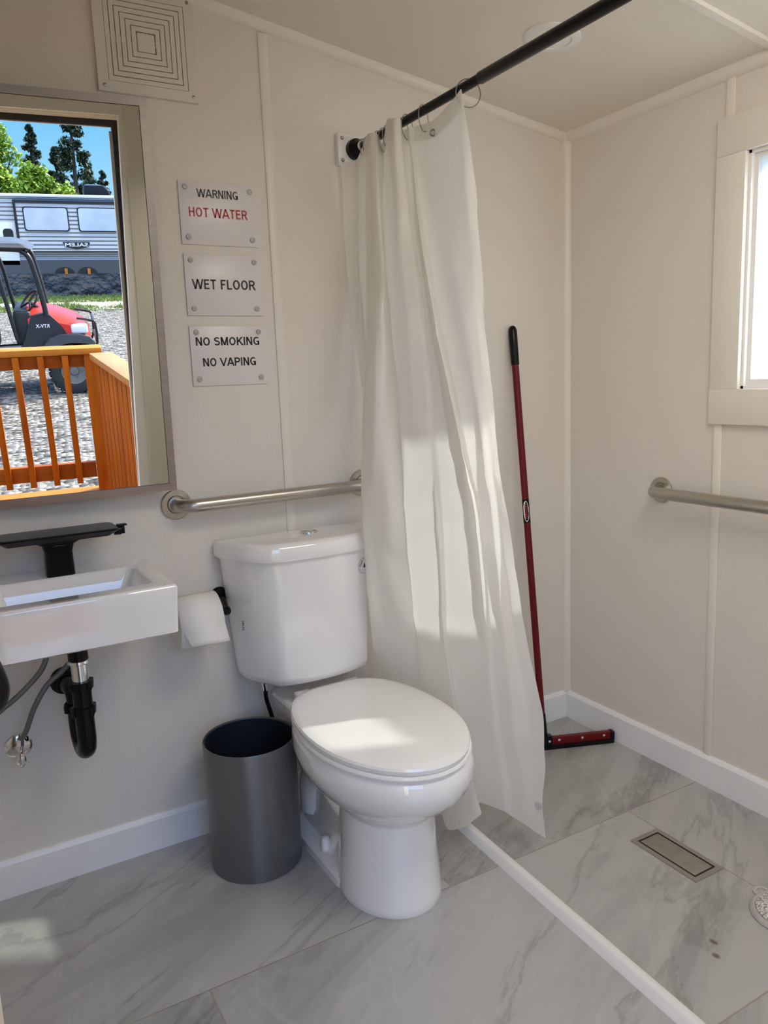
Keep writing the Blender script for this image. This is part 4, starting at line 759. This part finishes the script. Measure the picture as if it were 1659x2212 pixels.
fs = thing('foot_scrubber', (-0.352, -1.135, 0), 'round white pumice foot scrubber in a grey rim on the shower floor', 'foot scrubber')
bm = BM(); add_lathe(bm, [(0, 0.080), (0.004, 0.0815), (0.010, 0.079), (0.014, 0.0735), (0.012, 0.069), (0.004, 0.068)], (-0.352, -1.135, 0), (0, 0, 1), 56); obj('rim', bm, mat('grey_rubber', (0.50, 0.48, 0.46), 0.5), fs)
bm = BM(); add_lathe(bm, [(0.002, 0.0685), (0.014, 0.068), (0.018, 0.063), (0.0195, 0.04), (0.02, 0.0)], (-0.352, -1.135, 0), (0, 0, 1), 56); obj('pumice_disc', bm, mat('pumice', (0.72, 0.69, 0.66), 0.9, noise=(190, (0.30, 0.28, 0.27), 0.06), bump=(190, 0.6, 0.002)), fs)
bm = BM(); add_lathe(bm, [(0, 0.022), (0.004, 0.022), (0.006, 0.018), (0.005, 0.012), (0.001, 0.011)], (-0.325, -1.052, 0), (0, 0, 1), 28); obj('suction_tab', bm, m_screw, fs)
# squeegee leaning in the corner
sq_ = thing('floor_squeegee', (-0.262, -0.165, 0), 'red handled floor squeegee leaning on the back wall in the shower corner', 'squeegee')
hb, ht = Vector((-0.262, -0.165, 0.045)), Vector((-0.2575, -0.014, 1.462))
hdv = (ht-hb).normalized()
bm = BM(); add_cyl(bm, hb+hdv*0.06, ht-hdv*0.08, 0.0118, n=20); obj('pole', bm, m_red, sq_)
bm = BM(); add_lathe(bm, [(0, 0.0118), (0.0, 0.0138), (0.07, 0.0145), (0.115, 0.0142), (0.126, 0.011), (0.131, 0.005), (0.132, 0)], ht-hdv*0.125, hdv, 24); obj('grip', bm, m_black, sq_)
bm = BM(); add_cyl(bm, hb-hdv*0.012, hb+hdv*0.085, 0.016, 0.0135, n=20, bev=0.002); obj('socket', bm, m_black, sq_)
ld = Vector((0.2265, -0.0905, 0)).normalized(); lp = Vector((-ld.y, ld.x, 0))
def head_box(a0, a1, b0, b1, z0, z1, bev):
    bm = BM(); add_box(bm, (a0, b0, z0), (a1, b1, z1), bev)
    for v in bm.verts: v.co = Vector((-0.262, -0.165, 0))+ld*v.co.x+lp*v.co.y+Vector((0, 0, v.co.z))
    return bm
obj('head', head_box(-0.25, 0.25, -0.011, 0.011, 0.014, 0.042, 0.003), m_red, sq_)
obj('rubber_blade', head_box(-0.258, 0.258, -0.015, 0.013, 0.0, 0.0165, 0.003), m_black, sq_)
for s in (-1, 1): obj('end_guard', head_box(s*0.252-0.007, s*0.252+0.007, -0.0145, 0.0135, 0.010, 0.043, 0.003), m_black, sq_)
obj('centre_clamp', head_box(-0.03, 0.03, -0.015, 0.015, 0.010, 0.05, 0.003), m_black, sq_)
for a in (-0.22, -0.14, -0.06, 0.018, 0.055, 0.14, 0.22):
    bm = BM(); c = Vector((-0.262, -0.165, 0.032))+ld*a-lp*(0.011 if abs(a) > 0.03 else 0.015); add_lathe(bm, [(0, 0.0048), (0.001, 0.0046), (0.002, 0.003), (0.0022, 0)], c, -lp, 16); obj('rivet', bm, m_chrome, sq_)
lc = hb+hdv*((0.842-hb.z)/hdv.z)
bm = BM(); add_cyl(bm, lc-hdv*0.041, lc+hdv*0.041, 0.0122, n=20); st = obj('label', bm, m_black, sq_)
tocam = Vector((CAM.x-lc.x, CAM.y-lc.y, 0)).normalized(); side = Vector((-tocam.y, tocam.x, 0))*-1
bm = BM(); V = []
for k in range(24):
    a = 2*math.pi*k/24; V.append((0.010*math.cos(a), 0.036*math.sin(a)))
rgs = [[], []]
for (x_, z_) in V:
    ph = x_/0.0124; d_ = tocam*math.cos(ph)-side*math.sin(ph)
    rgs[0].append(lc+d_*0.0123+hdv*z_); rgs[1].append(lc+d_*0.0127+hdv*z_)
loft(bm, rgs); obj('label_oval', bm, m_white, st)
text_mesh('label_lettering', 'LIBMAN', 0.050, 0.0105, m_redink, sq_, lc+tocam*0.0129, -hdv, side.cross(Vector((0, 0, 1)))*0+(-hdv).cross(tocam)*-1, 0.0002, 0.0)

# ------------------------------------------------------------------ ceiling light and the added fill panel
lt = thing('ceiling_light', (-0.471, -0.45, CZ(-0.471)), 'round white recessed ceiling light behind the black curtain rod', 'light')
lo_ = Vector((-0.471, -0.45, CZ(-0.471)))
bm = BM(); add_lathe(bm, [(0, 0.075), (0.003, 0.074), (0.007, 0.066), (0.006, 0.052), (0.002, 0.050)], lo_, sn, 48); obj('trim_ring', bm, m_white, lt)
bm = BM(); add_lathe(bm, [(0.0005, 0.051), (0.003, 0.050), (0.004, 0.03), (0.0042, 0)], lo_, sn, 40); obj('lens', bm, m_lens, lt)

cp = thing('added_fill_panel', FILL_LAMP, 'added white fill light panel under the ceiling, unseen behind the camera', 'light')  # made-up housing and stems for the added fill light, out of view
M3 = FILL_TILT.to_matrix()
bm = BM(); add_box(bm, (-0.44, -0.28, 0.004), (0.44, 0.28, 0.03), 0.004)
for v in bm.verts: v.co = M3 @ v.co+FILL_LAMP
obj('housing', bm, m_white, cp)
for sx in (-0.3, 0.3):
    q = M3 @ Vector((sx, 0, 0.03))+FILL_LAMP; bm = BM(); add_cyl(bm, q, (q.x, q.y, CZ(q.x)+0.004), 0.02, n=16); obj('mounting_stem', bm, m_white, cp)

# ------------------------------------------------------------------ outside, seen through the doorway in the mirror
TILT = R(-2.0)
def gz(x, y): return -0.545-0.0336*(-y-8.6) + 0.035*(x+1.7)
def place(o): o.rotation_euler.y = TILT
def gravel_mat():
    m = mat('gravel', (0.15, 0.14, 0.12), 0.9); nt = m.node_tree; b = nt.nodes['Principled BSDF']; b.inputs['Specular IOR Level'].default_value = 0.2
    tc = nt.nodes.new('ShaderNodeTexCoord'); v = nt.nodes.new('ShaderNodeTexVoronoi'); v.inputs['Scale'].default_value = 17.0
    nt.links.new(tc.outputs['Object'], v.inputs['Vector'])
    sp_ = nt.nodes.new('ShaderNodeSeparateColor'); nt.links.new(v.outputs['Color'], sp_.inputs[0])
    r = nt.nodes.new('ShaderNodeValToRGB'); r.color_ramp.elements[0].color = (0.05, 0.046, 0.04, 1); r.color_ramp.elements[1].color = (0.30, 0.28, 0.245, 1); r.color_ramp.elements[0].position = 0.12; r.color_ramp.elements[1].position = 0.9
    nt.links.new(sp_.outputs[0], r.inputs[0]); nt.links.new(r.outputs[0], b.inputs['Base Color'])
    bu = nt.nodes.new('ShaderNodeBump'); bu.invert = True; bu.inputs['Strength'].default_value = 0.9; bu.inputs['Distance'].default_value = 0.05
    nt.links.new(v.outputs['Distance'], bu.inputs['Height']); nt.links.new(bu.outputs[0], b.inputs['Normal']); return m
m_gravel = gravel_mat()
m_grass = mat('grass', (0.10, 0.17, 0.03), 0.9, bump=(20, 1, 0.05), noise=(5, (0.22, 0.28, 0.07), 0.2))
m_dirt = mat('dry_dirt', (0.34, 0.30, 0.24), 0.95, noise=(9, (0.22, 0.20, 0.15), 0.2))
bm = BM(); slab(bm, [(x, y, gz(x, y)) for x, y in ((-60, 40), (60, 40), (60, -140), (-60, -140))], (0, 0, -0.3)); tag(obj('gravel_lot', bm, m_gravel, smooth=False), kind='structure')
bm = BM(); slab(bm, [(x, y, gz(x, y)+0.02) for x, y in ((-30, -20.7), (30, -20.7), (30, -27), (-30, -27))], (0, 0, -0.05)); tag(obj('verge', bm, m_dirt, smooth=False), kind='structure')
bm = BM()
for k in range(5200):
    x = random.uniform(-4.6, 1.4); band = random.random()
    if band < 0.45: y = random.gauss(-21.2, 0.35); h = random.uniform(0.03, 0.11)*(1.0+0.7*math.sin(x*3.1))
    else: y = random.uniform(-25.7, -23.3); h = random.uniform(0.04, 0.12)
    z = gz(x, y)+0.01; a = random.uniform(0, 3.14); wv = 0.035; dx_, dy_ = wv*math.cos(a), wv*math.sin(a); lx = random.uniform(-.05, .05)
    v = [bm.verts.new(p) for p in ((x-dx_, y-dy_, z), (x+dx_, y+dy_, z), (x+lx, y, z+h))]; bm.faces.new(v)
tag(obj('grass_blades', bm, m_grass, smooth=False), 'green grass growing along the gravel in front of the black skirting', 'grass', kind='stuff')
# deck landing and its railings
dk = thing('deck', (-2.0, -3.0, -0.13), 'orange stained wooden deck landing outside the doorway', 'deck')
for k in range(9):
    bm = BM(); y1 = -2.46-k*0.128; add_box(bm, (-3.2, y1-0.122, -0.17), (-1.25, y1, -0.132), 0.003); obj('deck_board', bm, m_capwood, dk)
for y in (-3.61, -2.46):
    bm = BM(); add_box(bm, (-3.2, y, -0.33), (-1.25, y+0.04, -0.171)); obj('joist', bm, m_deckwood, dk)
for x in (-3.1, -1.35):
    bm = BM(); add_box(bm, (x-0.045, -3.565, gz(x, -3.5)-0.05), (x+0.045, -3.475, -0.172)); obj('support_post', bm, m_deckwood, dk)
rl1 = thing('deck_railing', (-2.1, -3.5, -0.13), 'front railing of the orange stained deck with evenly spaced balusters', 'railing', 'deck railings')
RZ = 0.006
bm = BM(); add_box(bm, (-3.2, -3.60, 0.808), (-1.43, -3.46, 0.848), 0.004); obj('cap_rail', bm, m_capwood, rl1)
bm = BM(); add_box(bm, (-3.2, -3.54, 0.722), (-1.545, -3.50, 0.807), 0.003); obj('top_rail', bm, wood_material('rail_wood', (0.40, 0.115, 0.012), (0.24, 0.055, 0.006), (0.12, 1, 1)), rl1)
bm = BM(); add_box(bm, (-3.2, -3.54, -0.035), (-1.545, -3.50, 0.072), 0.003); obj('bottom_rail', bm, bpy.data.materials['rail_wood'], rl1)
for k in range(9):
    x = -1.658-0.146*k; bm = BM(); add_box(bm, (x-0.019, -3.4995, -0.062), (x+0.019, -3.462, 0.805), 0.002); obj('baluster', bm, m_deckwood, rl1)
bm = BM(); add_box(bm, (-1.543, -3.56, -0.131), (-1.453, -3.47, 0.807), 0.003); obj('corner_post', bm, m_deckwood, rl1)
rl1.rotation_euler.y = TILT; dk.rotation_euler.y = TILT
rl2 = thing('deck_railing', (-1.42, -3.0, -0.13), 'side railing of the deck running from the corner back to the door jamb', 'railing', 'deck railings')
sa, sb = Vector((-1.49, -3.46, 0)), Vector((-1.31, -2.46, 0)); sd_ = (sb-sa).normalized(); sp_ = Vector((sd_.y, -sd_.x, 0)); SL = (sb-sa).length
def side_box(a0, a1, b0, b1, z0, z1, bev=0.003):
    bm = BM(); add_box(bm, (a0, b0, z0), (a1, b1, z1), bev)
    for v in bm.verts: v.co = sa+sd_*v.co.x+sp_*v.co.y+Vector((0, 0, v.co.z))
    return bm
obj('cap_rail', side_box(0.055, SL, -0.03, 0.11, 0.809, 0.849), mat('cap_wood_side', (0.55, 0.25, 0.06), 0.45, noise=(14, (0.42, 0.16, 0.03), 0.22, (1, 0.15, 1))), rl2)
obj('top_rail', side_box(0.055, SL, 0.02, 0.06, 0.722, 0.808), bpy.data.materials['rail_wood'], rl2)
obj('bottom_rail', side_box(0.055, SL, 0.02, 0.06, -0.035, 0.072), bpy.data.materials['rail_wood'], rl2)
for k in range(9): obj('baluster', side_box(0.06+k*0.106, 0.150+k*0.106, 0.0, 0.0195, -0.10, 0.806, 0.002), m_deckwood, rl2)
rl2.rotation_euler.y = TILT

# off-road utility vehicle
V0 = Vector((-1.57, -8.6, -0.545))
uv = thing('utility_vehicle', V0, 'red and black off-road utility vehicle parked on gravel beyond the deck', 'vehicle')
def vb(bm): 
    for v in bm.verts: v.co = v.co+V0
    return bm
m_tyre = mat('tyre_rubber', (0.025, 0.024, 0.022), 0.85, bump=(60, 1, 0.01)); m_rim = mat('dusty_rim', (0.16, 0.15, 0.13), 0.6, 0.3)
m_body = mat('charcoal_plastic', (0.014, 0.015, 0.018), 0.5); m_hood = mat('red_hood', (0.55, 0.022, 0.012), 0.35, spec=0.3)
m_cabin = mat('cabin_dark', (0.012, 0.012, 0.013), 0.6); m_guard = mat('guard_black', (0.01, 0.01, 0.01), 0.4)
m_fender = mat('grey_fender', (0.05, 0.052, 0.056), 0.45); m_lampw = mat('headlamp', (0.75, 0.74, 0.70), 0.2)
for wx in (0.0, -1.95):
    for wy in (-0.02, -1.18):
        bm = BM(); add_lathe(bm, [(-0.11, 0.17), (-0.115, 0.24), (-0.10, 0.272), (-0.06, 0.284), (0.06, 0.284), (0.10, 0.272), (0.115, 0.24), (0.11, 0.17), (0.08, 0.155), (-0.08, 0.155)], (wx, wy-0.11, 0.284), (0, 1, 0), 36)
        for k in range(22):
            a = 2*math.pi*k/22
            for s in (-1, 1):
                c = Vector((wx+0.286*math.cos(a+s*0.07), wy-0.11+s*0.055, 0.284+0.286*math.sin(a+s*0.07)))
                add_box(bm, c-Vector((0.016, 0.05, 0.016)), c+Vector((0.016, 0.05, 0.016)), rot=Matrix.Rotation(-a, 3, 'Y'))
        wh = obj('tyre', vb(bm), m_tyre, uv)
        bm = BM(); add_lathe(bm, [(0.03, 0.158), (0.075, 0.158), (0.07, 0.145), (0.045, 0.13), (0.03, 0.06), (0.05, 0.05), (0.055, 0.0)], (wx, wy-0.09, 0.284), (0, 1, 0), 30)
        for k in range(5):
            a = 2*math.pi*k/5; add_lathe(bm, [(0, 0.012), (0.012, 0.010)], (wx+0.085*math.cos(a), wy-0.055, 0.284+0.085*math.sin(a)), (0, 1, 0), 8)
        obj('rim', vb(bm), m_rim, wh)
def prism_xz(bm, poly, y0, y1, bev=0.0):
    a = [Vector((p[0], y0, p[1])) for p in poly]; b = [Vector((p[0], y1, p[1])) for p in poly]; loft(bm, [a, b])
    if bev: bmesh.ops.bevel(bm, geom=[e for e in bm.edges if abs(e.verts[0].co.y-e.verts[1].co.y) < 1e-6], offset=bev, segments=2, affect='EDGES')
bm = BM(); prism_xz(bm, [(-2.6, 0.33), (-0.42, 0.33), (-0.36, 0.50), (-0.33, 0.66), (-0.20, 0.735), (-0.03, 0.75), (-0.09, 0.86), (-0.21, 0.99), (-0.28, 1.01), (-0.42, 0.98), (-0.52, 0.70), (-0.62, 0.46), (-1.2, 0.44), (-1.3, 0.7), (-2.6, 0.75)], -1.22, -0.04, 0.02); obj('body', vb(bm), m_body, uv)
bm = BM(); prism_xz(bm, [(-0.42, 0.34), (-0.34, 0.60), (-0.24, 0.71), (-0.10, 0.755), (0.08, 0.755), (0.22, 0.72), (0.29, 0.64), (0.27, 0.60), (0.16, 0.655), (0.0, 0.665), (-0.14, 0.64), (-0.25, 0.56), (-0.33, 0.34)], -0.16, 0.03, 0.012); obj('fender', vb(bm), m_fender, uv)
bm = BM()
def hood_ring(x, zb, zt, yh, crown=0.05):
    P = []
    for k in range(13):
        t = k/12; y = -0.63+yh*math.cos(math.pi*t); P.append(Vector((x, y, zb+(zt-zb)*(math.sin(math.pi*t)**0.45))))
    return P
loft(bm, [hood_ring(-0.46, 0.70, 1.09, 0.575), hood_ring(-0.30, 0.70, 1.075, 0.575), hood_ring(-0.10, 0.72, 1.02, 0.575), hood_ring(0.08, 0.70, 0.95, 0.56), hood_ring(0.20, 0.66, 0.86, 0.52), hood_ring(0.25, 0.64, 0.76, 0.48)]); obj('hood', vb(bm), m_hood, uv)
bm = BM(); add_box(bm, (0.02, -0.19, 0.745), (0.22, -0.06, 0.865), 0.03, 3); obj('headlamp', vb(bm), m_lampw, uv)
bm = BM(); add_box(bm, (0.15, -1.2, 0.30), (0.22, -0.06, 0.62), 0.03); obj('front_panel', vb(bm), m_cabin, uv)
bm = BM()
for y in (-0.14, -1.12): add_tube(bm, [(0.10, y, 0.93), (0.26, y, 0.90), (0.31, y, 0.86), (0.315, y, 0.62), (0.24, y, 0.45)], 0.016, 10)
add_tube(bm, [(0.31, -0.14, 0.86), (0.31, -1.12, 0.86)], 0.016, 10, 1); add_tube(bm, [(0.315, -0.14, 0.64), (0.315, -1.12, 0.64)], 0.016, 10, 1); obj('bull_bar', vb(bm), m_guard, uv)
bm = BM()
for y in (-0.05, -1.2):
    add_tube(bm, [(-0.24, y, 0.98), (-0.27, y, 1.25), (-0.315, y, 1.52), (-0.35, y, 1.66), (-0.42, y, 1.73), (-0.55, y, 1.755), (-1.6, y, 1.78)], 0.031, 12)
    add_tube(bm, [(-0.60, y, 0.70), (-0.66, y, 1.1), (-0.72, y, 1.5), (-0.80, y, 1.74)], 0.026, 12)
    add_tube(bm, [(-1.35, y, 0.70), (-1.36, y, 1.76)], 0.028, 12)
for x in (-0.40, -1.0, -1.6): add_tube(bm, [(x, -0.05, 1.74), (x, -1.2, 1.74)], 0.025, 10, 1)
obj('roll_cage', vb(bm), m_guard, uv)
bm = BM(); loft(bm, [rrect(-1.7, -0.36, -1.26, 0.0, 0.06, 1.775), rrect(-1.72, -0.30, -1.28, 0.02, 0.08, 1.80), rrect(-1.70, -0.36, -1.26, 0.0, 0.08, 1.835), rrect(-1.6, -0.5, -1.15, -0.1, 0.08, 1.85)])
for v in bm.verts:
    if v.co.x > -0.6: v.co.z -= (v.co.x+0.6)**2*0.55
obj('roof', vb(bm), m_fender, uv)
bm = BM(); add_box(bm, (-0.62, -1.15, 0.62), (-0.42, -0.10, 1.04), 0.04, 3); obj('dashboard', vb(bm), m_cabin, uv)
bm = BM(); add_box(bm, (-1.35, -1.15, 0.50), (-0.85, -0.10, 0.74), 0.06, 3); add_box(bm, (-1.42, -1.15, 0.70), (-1.28, -0.10, 1.25), 0.05, 3); obj('seat', vb(bm), m_cabin, uv)
bm = BM(); wc = Vector((-0.42, -0.32, 1.12)); ax_ = Vector((-0.75, 0.30, 0.65)).normalized(); u_, v_ = ortho(ax_)
add_tube(bm, [wc+u_*(0.17*math.cos(2*math.pi*k/20))+v_*(0.17*math.sin(2*math.pi*k/20)) for k in range(20)], 0.014, 8, 2, closed=True)
for k in range(3): a = 2*math.pi*k/3+0.5; add_tube(bm, [wc, wc+u_*(0.17*math.cos(a))+v_*(0.17*math.sin(a))], 0.014, 8, 1)
add_tube(bm, [wc, wc-ax_*0.30], 0.025, 8, 1); obj('steering_wheel', vb(bm), m_guard, uv)
text_mesh('decal', 'RTV-X', 0.155, 0.045, m_lampw, uv, V0+Vector((-0.30, -0.038, 0.86)), (-1, 0, 0), (0, 0, 1), 0.002, 0.02)
uv.rotation_euler.y = TILT

# travel trailer
T0 = Vector((-1.4, -26, -0.4))
tt_ = thing('travel_trailer', T0, 'silver ribbed travel trailer with two windows and a roof air conditioner beyond the gravel', 'trailer')
def ribbed():
    m = mat('ribbed_aluminium', (0.46, 0.50, 0.55), 0.38, 0.25); nt = m.node_tree; b = nt.nodes['Principled BSDF']
    tc = nt.nodes.new('ShaderNodeTexCoord'); wv = nt.nodes.new('ShaderNodeTexWave'); wv.bands_direction = 'Z'; wv.wave_profile = 'SIN'; wv.inputs['Scale'].default_value = 2.6
    bu = nt.nodes.new('ShaderNodeBump'); bu.inputs['Strength'].default_value = 1.0; bu.inputs['Distance'].default_value = 0.05
    nt.links.new(tc.outputs['Object'], wv.inputs['Vector']); nt.links.new(wv.outputs['Fac'], bu.inputs['Height']); nt.links.new(bu.outputs[0], b.inputs['Normal']); return m
m_rib = ribbed(); m_tdark = mat('dark_trim', (0.012, 0.012, 0.014), 0.4); m_troof = mat('white_roof', (0.80, 0.79, 0.76), 0.5)
m_tglass = mat('trailer_window', (0.42, 0.50, 0.58), 0.08, 0.0, 1.0, noise=(1.2, (0.56, 0.62, 0.66), 0.15)); m_grey = mat('grey_panel', (0.07, 0.075, 0.08), 0.45)
def tb(a, b, bev=0.0): bm = BM(); add_box(bm, a, b, bev); return bm
obj('body', tb((-6.5, -28.4, 0.0), (3.5, -26.05, 1.86)), m_rib, tt_)
obj('roof', tb((-6.55, -28.45, 1.862), (3.55, -26.0, 1.955), 0.03), m_troof, tt_)
obj('lower_panel', tb((-6.5, -28.4, -0.40), (3.5, -26.0, -0.001)), m_grey, tt_)
obj('slide_out', tb((-2.62, -26.049, 0.262), (2.6, -25.86, 1.74)), m_rib, tt_)
bm = BM(); add_box(bm, (-2.66, -26.048, 1.69), (2.6, -25.84, 1.775)); add_box(bm, (-2.66, -26.048, 0.262), (-2.585, -25.845, 1.69)); add_box(bm, (-2.584, -26.048, 0.262), (2.6, -25.85, 0.30)); obj('slide_trim', bm, m_tdark, tt_)
def rwin(x0, x1, z0, z1, y, nm='window', pane='window_pane', mg=m_tglass):
    bm = BM(); P = rrect(x0, x1, z0, z1, 0.09, 0); loft(bm, [[Vector((p.x, y, p.y)) for p in P], [Vector((p.x, y+0.03, p.y)) for p in P]]); f = obj(nm, bm, m_tdark, tt_)
    bm = BM(); P = rrect(x0+0.035, x1-0.035, z0+0.035, z1-0.035, 0.07, 0); loft(bm, [[Vector((p.x, y+0.02, p.y)) for p in P], [Vector((p.x, y+0.034, p.y)) for p in P]]); obj(pane, bm, mg, f)
rwin(-2.41, -1.11, 0.88, 1.59, -25.86); rwin(-0.845, 0.6, 0.87, 1.60, -25.86)
obj('door', tb((-3.30, -26.049, -0.15), (-2.665, -26.0, 1.13), 0.02), m_troof, tt_); rwin(-3.04, -2.76, 0.30, 0.94, -26.0, 'door_window', 'door_pane', m_dark)
bm = BM(); prism_xz(bm, [(-1.37, 0.56), (-0.56, 0.56), (-0.60, 0.45), (-0.70, 0.40), (-0.97, 0.345), (-1.23, 0.40), (-1.32, 0.45)], -25.858, -25.84); bd = obj('badge', bm, m_tdark, tt_)
text_mesh('badge_lettering', 'SALEM', 0.68, 0.105, m_troof, tt_, (-0.965, -25.838, 0.485), (-1, 0, 0), (0, 0, 1), 0.004, 0.02)
bm = BM(); loft(bm, [rrect(-0.56, 0.24, -27.4, -26.5, 0.06, 1.956), rrect(-0.56, 0.24, -27.4, -26.5, 0.1, 2.10), rrect(-0.54, 0.10, -27.35, -26.55, 0.12, 2.25), rrect(-0.45, -0.05, -27.2, -26.7, 0.1, 2.285)]); obj('air_conditioner', bm, mat('gloss_black', (0.004, 0.004, 0.005), 0.3, spec=0.2), tt_)
for x in (-1.41, -0.72):
    bm = BM(); P = [(x+0.30*math.cos(R(a)), -0.40+0.20*math.sin(R(a))) for a in range(0, 181, 15)]; prism_xz(bm, P, -26.0, -25.985); obj('wheel_arch', bm, m_dark, tt_)
    bm = BM(); add_box(bm, (x+0.0, -25.98, -0.42), (x+0.09, -25.93, -0.24)); obj('wood_chock', bm, m_capwood, tt_)
tt_.rotation_euler.y = TILT
m_sheet = mat('black_sheeting', (0.012, 0.013, 0.015), 0.32, bump=(2.2, 1.0, 0.25))
bm = BM(); slab(bm, [(-8, -25.75, -1.35), (4.5, -25.75, -1.0), (4.5, -25.95, -0.20), (-8, -25.95, -0.62)], (0, -0.04, 0)); tag(obj('ground_sheeting', bm, m_sheet, loc=(-1.7, -25.9, -1.1), smooth=False), 'wrinkled black plastic sheeting along the bottom of the travel trailer', 'sheeting')
# trees behind
def tree(name, x, y, h, wd, cm, label, conifer, n, seed, leaf):
    rnd = random.Random(seed); z0 = gz(x, y)-0.2
    t = thing(name, (x, y, z0), label, 'tree')
    bm = BM(); add_tube(bm, [(x, y, z0), (x+0.05*h*0.1, y, z0+h*0.5), (x, y, z0+h*0.95)], lambda s: 0.022*h*(1-0.85*s)+0.02, 8)
    if not conifer:
        for k in range(9):
            a = rnd.uniform(0, 6.28); b = Vector((x, y, z0+h*rnd.uniform(0.15, 0.4))); e = Vector((x+wd*0.7*math.cos(a), y+wd*0.5*math.sin(a), z0+h*rnd.uniform(0.6, 0.9)))
            add_tube(bm, [b, b.lerp(e, 0.5)+Vector((0, 0, 0.05*h)), e], lambda s: 0.008*h*(1-0.8*s)+0.01, 6)
    obj('trunk', bm, mat('bark', (0.06, 0.045, 0.035), 0.9) if 'bark' not in bpy.data.materials else bpy.data.materials['bark'], t)
    bm = BM()
    clumps = []
    if conifer:
        for k in range(90):
            s = rnd.uniform(0.12, 1.0)**0.8; zz = z0+h*(0.12+0.88*s); rr = wd*(1-s)**0.75*rnd.uniform(0.5, 1.0)+0.03*wd; a = rnd.uniform(0, 6.28)
            clumps.append((Vector((x+rr*math.cos(a), y+rr*math.sin(a), zz-0.12*rr)), 0.13*wd+0.22*rr, 0.10*wd+0.06*rr))
    else:
        for k in range(70):
            a = rnd.uniform(0, 6.28); s = rnd.uniform(0.08, 1.0); rr = wd*math.sqrt(rnd.random())*(math.sin(math.pi*min(1, 0.25+0.72*s))**0.6)
            clumps.append((Vector((x+rr*math.cos(a), y+0.7*rr*math.sin(a), z0+h*s)), 0.20*wd, 0.22*wd))
    for k in range(n):
        c, rh, rv = rnd.choice(clumps); d = Vector((rnd.gauss(0, 1), rnd.gauss(0, 1), rnd.gauss(0, 1))).normalized()*rnd.random()**0.4
        p = c+Vector((d.x*rh, d.y*rh, d.z*rv)); u = Vector((rnd.gauss(0, 1), rnd.gauss(0, 1), rnd.gauss(0, 1))).normalized(); q = ortho(u)[0]; L_ = leaf*rnd.uniform(0.6, 1.4)
        vs = [bm.verts.new(p+w_) for w_ in (u*L_, q*L_*0.5, -u*L_, -q*L_*0.5)]; bm.faces.new(vs)
    obj('foliage', bm, cm, t, smooth=False)
def leafmat(name, c, c2):
    m = mat(name, c, 0.6, noise=(0.9, c2, 0.2)); b = m.node_tree.nodes['Principled BSDF']; return m
m_leaf = leafmat('spring_leaves', (0.22, 0.36, 0.03), (0.36, 0.48, 0.06)); m_pine = leafmat('pine_needles', (0.025, 0.05, 0.022), (0.06, 0.085, 0.04))
tree('leafy_tree', -4.3, -47.5, 7.4, 2.3, m_leaf, 'tall bright green leafy tree behind the trailer at the left', False, 11000, 1, 0.15)
tree('leafy_tree', -1.9, -42.2, 4.9, 2.2, m_leaf, 'lower spreading bright green tree behind the middle of the trailer', False, 11000, 2, 0.14)
tree('pine_tree', -0.2, -50, 8.6, 1.7, m_pine, 'tallest dark pine standing alone against the sky', True, 14000, 3, 0.095)
tree('pine_tree', -2.5, -58, 8.6, 1.3, m_pine, 'dark pine rising behind the green leafy trees', True, 9000, 4, 0.10)
tree('pine_tree', -1.1, -53, 7.0, 1.1, m_pine, 'shorter dark pine between the leafy tree and the tallest pine', True, 8000, 7, 0.095)
tree('pine_tree', 0.85, -56, 6.4, 1.0, m_pine, 'small distant dark pine right of the tallest pine', True, 6000, 5, 0.10)
tree('pine_tree', 1.9, -60, 6.3, 1.0, m_pine, 'small distant dark pine above the roof air conditioner', True, 6000, 6, 0.10)
bpy.context.view_layer.update()
for o in bpy.data.objects:
    if '_base' in o: del o['_base']
